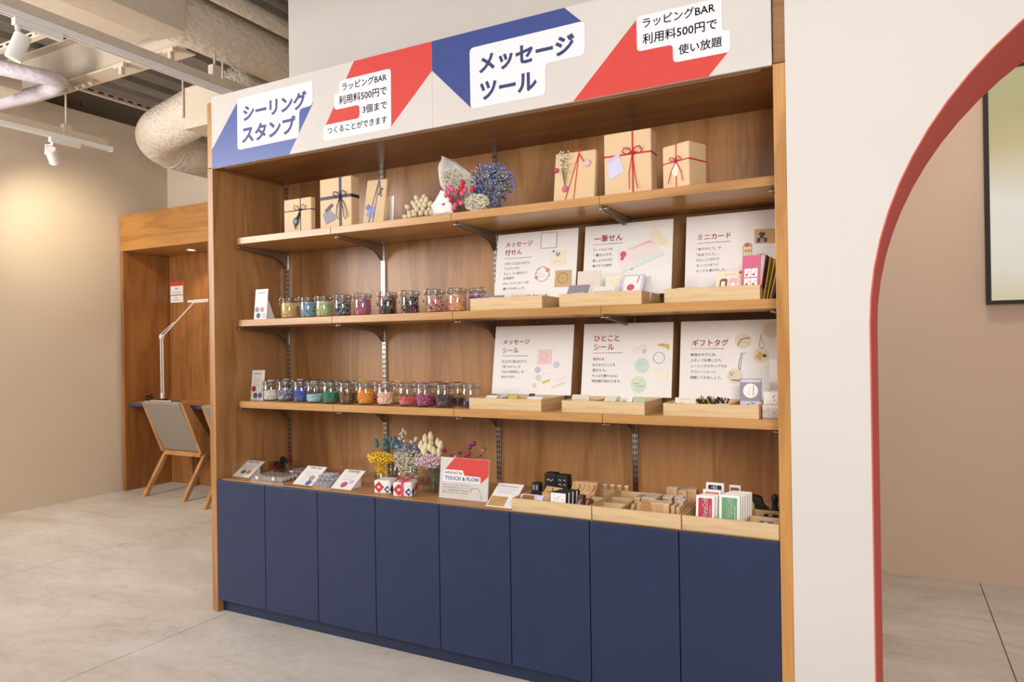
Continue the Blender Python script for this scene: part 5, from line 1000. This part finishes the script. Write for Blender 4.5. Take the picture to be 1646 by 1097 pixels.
# ---- acrylic case, tray, jars at the counter's left
def bead_case(label, x, y, w_, d_, rz):
    t = thing('bead_case', label, 'case', (x, y, CT), (0, 0, rz))
    obj('case_shell', MB().box(0, w_, 0, d_, 0, .003).box(0, w_, 0, d_, .024, .026).box(0, .002, 0, d_, .003, .024).box(w_ - .002, w_, 0, d_, .003, .024).box(.002, w_ - .002, 0, .002, .003, .024).box(.002, w_ - .002, d_ - .002, d_, .003, .024), ACRYL, t)
    m = MB(); k = MB(); nx, ny = 7, 5
    for i in range(1, nx): m.box(w_ * i / nx - .0006, w_ * i / nx + .0006, .0025, d_ - .0025, .0032, .0238)
    for j in range(1, ny): m.box(.0025, w_ - .0025, d_ * j / ny - .0006, d_ * j / ny + .0006, .0032, .0232)
    obj('cell_divider', m, plain('frosted', (226, 220, 214), .4), t, stuff=True)
    for i in range(nx):
        for j in range(ny):
            for q in range(3): k.blob((w_ * (i + .5) / nx + R.uniform(-.006, .006), d_ * (j + .5) / ny + R.uniform(-.006, .006), .009), .0048, (i + j + q) % 4)
    obj('wax_pieces', k, [K('sand'), K('greyp'), K('tan'), K('whitef')], t, stuff=True)
    for xx in (.18, .68): obj('latch', MB().box(w_ * xx, w_ * xx + .016, -.004, -.0002, .008, .024), CARDW, t, bev=.001)
bead_case('clear compartment case of small wax pieces, front left on the counter', .180, .050, .195, .135, .10)
bead_case('second clear compartment case lying behind the front one', .235, .225, .17, .12, .10)
t = thing('acrylic_box', 'low open acrylic box holding stamp handles at the left back of the counter', 'box', (.075, .262, CT))
obj('wall', MB().box(0, .14, 0, .09, 0, .003).box(0, .14, 0, .0025, .003, .055).box(0, .14, .0875, .09, .003, .055).box(0, .0025, .0025, .0875, .003, .055).box(.1375, .14, .0025, .0875, .003, .055), ACRYL, t)
def wstamp(label, x, y, z, rx, rz, c, cname):
    t = thing('seal_stamp', label, 'stamp', (x, y, z), (rx, 0, rz)); obj('handle', MB().lathe([(0, 0), (.008, 0), (.007, .015), (.006, .03), (.011, .05), (.014, .062), (.012, .075), (0, .079)], 14, (0, 0, .012)), K(c, .2, coat=.6), t, smooth=True)
    obj('brass_head', MB().lathe([(0, 0), (.012, 0), (.012, .009), (.006, .012), (0, .012)], 14), plain('brass', (200, 160, 90), .3, 1), t); return t
wstamp('black seal stamp handle lying on top in the acrylic box', .185, .300, .674, -1.05, 1.3, 'black', '')
wstamp('second black seal stamp crossing below in the acrylic box', .165, .325, .668, -1.3, 1.9, 'black', '')
wstamp('third black seal stamp at the left of the acrylic box', .12, .30, .668, -1.25, .6, 'black', '')
wstamp('dark red seal stamp standing up in the acrylic box', .178, .310, .6552, 0.12, 0, 'wine', '')
wstamp('dark red seal stamp lying low in the acrylic box', .17, .272, .668, -1.45, 1.2, 'wine', '')
# pile of tiny clear pots
t = thing('pot_tray', 'shallow clear tray under the pile of tiny clear pots', 'tray', (.560, .070, CT), (0, 0, .04)); obj('wall', MB().box(0, .105, 0, .15, 0, .002).box(0, .105, 0, .002, .002, .018).box(0, .105, .148, .15, .002, .018).box(0, .002, .002, .148, .002, .018).box(.103, .105, .002, .148, .002, .018), ACRYL, t)
pm = MB().lathe([(0, 0), (.0085, 0), (.0095, .012), (.0105, .0125), (.0105, .015), (0, .0165)], 12).mesh('pot', POT, True)
pf0 = None; k = 0
for lv, nx, ny in ((0, 4, 6), (1, 4, 5), (2, 3, 3)):
    for i in range(nx):
        for j in range(ny):
            x = .574 + .0245 * i + .005 * lv + R.uniform(-.001, .001); y = .086 + .024 * j + .007 * lv
            p = obj('clear_pot', pm, None, None, (x - (y - .08) * .04, y + .004 * (i), CT + .0025 + lv * .0167))
            tag(p, 'tiny clear plastic pot in the pile between the two tilted leaflets', 'pot', 'tiny clear pots in the pile')

# ---- stamps, pads in counter trays
ZT = CT + .0065
t = thing('stamp_cube', 'tall black stamp block with rows of marks, right of the two tall ones', 'stamp', (1.757, .225, ZT)); obj('block', MB().box(-.026, .026, 0, .045, 0, .105), K('black', .3), t, bev=.005); m = MB(); [m.prism(q, 'XZ', 0, -.0005) for z in (.03, .048, .066, .084) for a in (-.014, .006) for q in strip([(a, z), (a + .008, z + .004), (a + .01, z - .003)], .0016)]; obj('print', m, CARDW, t, stuff=True)
t = thing('stamp_cube', 'tall black stamp block with a wavy mark, left of the two tall ones', 'stamp', (1.700, .235, ZT)); obj('block', MB().box(-.026, .026, 0, .045, 0, .108), K('black', .3), t, bev=.005); m = MB(); [m.prism(q, 'XZ', 0, -.0005) for q in strip([(-.014, .078), (-.006, .084), (.004, .076), (.014, .083)], .002)]; obj('print', m, CARDW, t, stuff=True)
t = thing('stamp_cube', 'short black stamp block at the left of the tall black blocks', 'stamp', (1.668, .165, ZT)); obj('block', MB().box(-.018, .018, 0, .03, 0, .078), K('black', .3), t, bev=.004); m = MB(); [m.prism([(a, .05), (a + .008, .05), (a + .008, .07), (a, .07)], 'XZ', 0, -.0005) for a in (-.012, .002)]; obj('print', m, K('greyp'), t, stuff=True)
card('photo_card', 'brown photo card with stationery picture lying back in the stamp tray', 'card', (1.735, .12, ZT + .004), .085, .085, .75, -.25, K('tan'), [('p', [(-.04, .01), (.01, .01), (.03, .04), (-.04, .05)], 'kraft'), ('l', [(-.01, .08), (.01, .05)], .003, 'brownd'), ('l', [(.01, .08), (.016, .05)], .003, 'cream'), ('l', [(-.03, .06), (.0, .055)], .004, 'brown')], .003)
card('photo_card', 'pink and brown picture card at the front left of the stamp tray', 'card', (1.685, .045, ZT + .004), .07, .06, .7, .1, K('pinkf'), [('p', [(-.03, .025), (.03, .025), (.02, .055), (-.025, .055)], 'brown'), ('p', [(-.03, .0), (.03, .0), (.03, .012), (-.03, .01)], 'rose')], .003)
card('photo_card', 'small pale card tucked right of the pink card in the stamp tray', 'card', (1.732, .045, ZT + .004), .032, .055, .5, -.2, K('lilac'), [('l', [(.016, .0), (.016, .05)], .002, 'black')], .003)
card('photo_card', 'card with a dark diagonal photo behind the black pad stack', 'card', (1.772, .075, ZT + .004), .04, .075, .6, -.5, K('kraft'), [('p', [(-.015, .01), (.01, .01), (.015, .06), (-.005, .06)], 'brownd')], .003)
for k in range(4):
    t = thing('stamp_pad_case', ['front white labelled stamp case with floral drawings', 'second black edged stamp case', 'third black edged stamp case', 'rearmost black edged stamp case'][k] + ' in the black stack of the stamp tray', 'stamp case', (1.823 + .007 * k, .035 + .021 * k, ZT), (-.12, 0, 0))
    obj('case', MB().box(-.035, .035, 0, .018, 0, .078), K('black', .3), t, bev=.003); obj('label', MB().box(-.031, .031, -.001, 0, .004, .074), SHEET, t)
    if k == 0: draw([('c', R.uniform(-.024, .024), R.uniform(.03, .07), .0018, c) for c in ('rose', 'olive', 'grey') for _ in range(4)], -.001, t)
for k, (x, y, c, a) in enumerate([(1.905, .05, 'brownd', .25), (1.935, .045, 'brown', .5)]):
    t = thing('brown_stamp', ['dark brown wrapped stamp with white print', 'reddish brown stamp with a white ribbon drawing'][k] + ' at the right of the stamp tray', 'stamp', (x, y, ZT), (-.1, 0, -a)); obj('block', MB().box(-.013, .013, 0, .022, 0, .072 - .012 * k), K('brownd' if k == 0 else 'kraftd', .3) if k == 0 else plain('choco', (112, 62, 42), .3), t, bev=.003)
    m = MB(); [m.prism(q, 'XZ', 0, -.0006) for q in strip([(-.006, .02), (.002, .035), (-.004, .045), (.006, .055)], .002)]; obj('print', m, CARDW, t, stuff=True)
t = thing('stamp_rack', 'slanted wooden rack of carved stamps with black line drawings behind the stamp tray', 'stamp rack', (1.802, .20, ZT)); 
for k in range(5):
    bl = obj('stamp_block', MB().prism([(0, .035), (0, .04), (.045, .082), (.075, .082), (.075, .035)], 'YZ', .0 + .021 * k, .020 + .021 * k), BLOCK, t)
    m = MB(); mm = [(.006 + .021 * k, .3), (.012 + .021 * k, .5), (.009 + .021 * k, .8)]
    def sl(u): return (.045 * u - .0006, .04 + .042 * u + .0006)
    pts = [(x, *sl(u)) for x, u in mm]; m.tube(pts, .0016 if k in (1, 4) else .0008, 4); obj('print', m, K('black'), bl)
obj('rack_base', MB().box(0, .104, .0, .075, .0, .0345), BLOCK, t)
# small stamps, left cells of tray 8 & right cells tray 7
def block(label, x, y, w_, d_, h, top='white', pr='lines', rz=0, roll=0):
    t = thing('block_stamp', label, 'stamp', (x, y, ZT), (0, roll, rz), 'wooden block stamps')
    obj('block', MB().box(-w_ / 2, w_ / 2, 0, d_, 0, h), BLOCK, t, bev=.0012)
    lt = obj('top_label', MB().box(-w_ / 2 + .0015, w_ / 2 - .0015, .0015, d_ - .0015, h, h + .0008), K(top), t)
    m = MB(); n_ = 4
    for i in range(n_):
        xx = -w_ * .34 + w_ * .68 * i / (n_ - 1)
        if pr == 'lines': m.add([(xx - .001, d_ * .2, h + .001), (xx + .001, d_ * .2, h + .001), (xx + .003, d_ * .8, h + .001), (xx + .001, d_ * .8, h + .001)], [(0, 1, 2, 3)])
        else: m.blob((xx, d_ * (.3 + .4 * (i % 2)), h + .0006), (.003, .003, .0006))
    obj('print', m, K('black'), t, stuff=True); return t
nm = 0
for k, (x, y, w_, d_, h, lb, pr) in enumerate([(2.148, .125, .055, .10, .065, 'broad block stamp with striped label filling the left of the stamp block tray', 'lines'), (2.205, .17, .035, .05, .064, 'block stamp with grey print beside the striped broad block', 'dots'), (2.103, .13, .022, .09, .062, 'narrow block stamp at the left edge of the striped block', 'lines'),
    (2.245, .175, .03, .05, .066, 'block stamp with pale label in the middle rear of the stamp block tray', 'dots'), (2.196, .268, .042, .04, .080, 'taller block stamp left of the three at the back corner', 'dots'), (2.238, .262, .034, .045, .074, 'taller block stamp in the middle of the three at the back corner', 'lines'), (2.275, .258, .034, .045, .082, 'tallest block stamp at the back right corner', 'lines'),
    (2.225, .038, .048, .05, .070, 'block stamp with slanted black stripes at the front of its tray', 'lines'), (2.190, .045, .020, .06, .068, 'slim block stamp left of the striped front one', 'dots'), (2.268, .10, .03, .06, .070, 'block stamp with a plain label by the right side of its tray', 'dots'), (2.262, .036, .014, .05, .066, 'thin upright block stamp right of the striped front one', 'dots'), (2.280, .034, .012, .06, .062, 'thinnest upright block stamp at the front right corner of its tray', 'dots')]):
    block(lb, x, y, w_, d_, h, 'white' if k % 2 else 'whitef', pr)
card('wood_plaque', 'kraft brown square stamp standing on edge at the front of the block tray', 'stamp', (2.157, .052, ZT), .048, .066, .18, -.05, K('kraftd'), (), .012, roll=.06)
card('stamp_slip', 'small maple stamp leaning left of the kraft square', 'stamp', (2.122, .055, ZT), .012, .068, .1, .1, BLOCK, (), .02, roll=.2)
card('stamp_slip', 'second small maple stamp leaning against the first one left of the kraft square', 'stamp', (2.098, .055, ZT), .011, .058, .1, .1, BLOCK, (), .02, roll=.25)
t = thing('round_stamp', 'dark round lidded stamp lying in the left cell of the block tray', 'stamp', (2.02, .15, ZT)); obj('disc', MB().lathe([(0, 0), (.026, 0), (.026, .016), (.022, .02), (0, .02)], 20), K('brown'), t)
for k in range(5):
    x = (1.875, 1.905, 1.935, 1.965, 1.995)[k]
    t = thing('mini_stamp', ['first from the left', 'second from the left', 'third from the left', 'fourth from the left', 'fifth and last'][k] + ' tiny upright stamp behind the trays, right of the carved rack', 'stamp', (x, .327, CT), group='tiny upright stamps'); obj('peg', MB().box(-.008, .008, 0, .014, 0, .064), BLOCK, t, bev=.001); obj('cap', MB().box(-.008, .008, 0, .014, .0642, .069), K('lilac' if k in (0, 1) else 'whitef'), t)
for k in range(10):
    x = 1.815 + .0135 * k
    if 1.80 < x < 1.90 and False: continue
    t = thing('peg_stamp', 'short wooden peg stamp with a red top in the right cell of the stamp tray', 'stamp', (1.912 + .010 * (k % 5), .20 + .014 * (k // 5) - .012, ZT), group='peg stamps in the right cell'); obj('peg', MB().box(-.0042, .0042, 0, .011, 0, .036), BLOCK, t); obj('cap', MB().box(-.003, .003, .002, .009, .0362, .037), K('brown'), t)
def inkpad(label, x, y, w_, h, c, tilt, text, z=ZT, g_=None):
    t = thing('ink_pad', label, 'ink pad', (x, y, z), (-tilt, .0, 0), g_)
    obj('case', MB().box(-w_ / 2, w_ / 2, 0, .013, 0, h), SHEET, t, bev=.003)
    l = obj('label', MB().prism(rpoly([(-w_ * .36, .008), (w_ * .36, .008), (w_ * .36, h - .009), (-w_ * .36, h - .009)], .003), 'XZ', 0, -.0006), K(c), t)
    if text:
        m = MB(); m.text(text, 0, 0, h * .56, -.0012, off=.016, size=None)
        # rotate the lettering to read upwards
        m.v = [(-(z_ - .0) + w_ * .14, y_, x_ + h * .36) for x_, y_, z_ in [(v[0], v[1], v[2] * 1.9) for v in m.v]]
        obj('lettering', m, CARDW, t, stuff=True)
        m2 = MB(); [m2.prism(q, 'XZ', -.0006, -.001) for q in strip([(w_ * .26, .012), (w_ * .26, h * .7)], .0012)]; obj('lettering', m2, CARDW, t, stuff=True)
    return t
for k in range(3): inkpad(['crimson ink pad at the front of the red stack', 'middle pad of the crimson stack', 'rear pad of the crimson stack'][k] + ' in the ink pad tray', 2.372 + .007 * k, .036 + .0155 * k, .064, .112, 'crimson', .15, 'VersaCraft' if k == 0 else '', g_='crimson ink pads')
for k in range(6): inkpad(['green ink pad at the very front', 'second pad', 'third pad', 'fourth pad', 'fifth pad', 'rearmost pad'][k] + ' of the green stack in the ink pad tray', 2.452 + .005 * k, .042 + .0155 * k, .070, .119, 'green', .13, 'VersaCraft' if k == 0 else '', g_='green ink pads')
inkpad('orange ink pad between the crimson and the black pads', 2.378, .115, .064, .118, 'inkorange', .12, 'VersaCraft')
inkpad('black labelled ink pad standing highest at the back of the ink pad tray', 2.378, .165, .064, .133, 'black', .1, 'VersaCraft')
inkpad('small brown labelled ink pad behind the black labelled one', 2.440, .205, .04, .122, 'brown', .1, '')
inkpad('spare white cased ink pad behind the orange one', 2.385, .140, .062, .09, 'slate', .12, '')
t = thing('tape_punch', 'black round edged tool with an ochre disc behind the green ink pads', 'tool', (2.500, .235, ZT)); m = MB().prism(rpoly([(-.05, .0), (.045, .0), (.055, .03), (.03, .055), (.025, .08), (-.02, .086), (-.055, .07)], .01), 'XZ', 0, .04); obj('body', m, K('black', .35), t, bev=.003); obj('disc', MB().lathe([(0, 0), (.024, 0), (.024, .003), (0, .003)], 20), K('gold'), t, (-.02, -.001, .048), (PI / 2, 0, 0))
t = thing('knob_stamp', 'black knob handled stamp standing in the right cell of the ink pad tray', 'stamp', (2.572, .245, ZT)); obj('knob', MB().lathe([(0, .02), (.02, .02), (.018, .032), (.010, .042), (.009, .062), (.012, .078), (.010, .092), (0, .097)], 20), K('black', .15, coat=.7), t, smooth=True); obj('base', MB().box(-.022, .022, -.02, .02, 0, .0195), K('black'), t)
for k, (y, c, lb) in enumerate([(.030, 'bluef', 'small blue topped ink cube at the front of the right cell'), (.135, 'black', 'small black topped ink cube in the middle of the right cell')]):
    t = thing('ink_cube', lb, 'ink cube', (2.570, y, ZT)); obj('clear_base', MB().box(-.02, .02, 0, .034, 0, .030), K('black', .2), t, bev=.001); obj('cap', MB().box(-.0215, .0215, -.001, .035, .0305, .040), K(c), t, bev=.001); obj('label', MB().box(-.006, .006, .008, .02, .0402, .0408), CARDW, t)
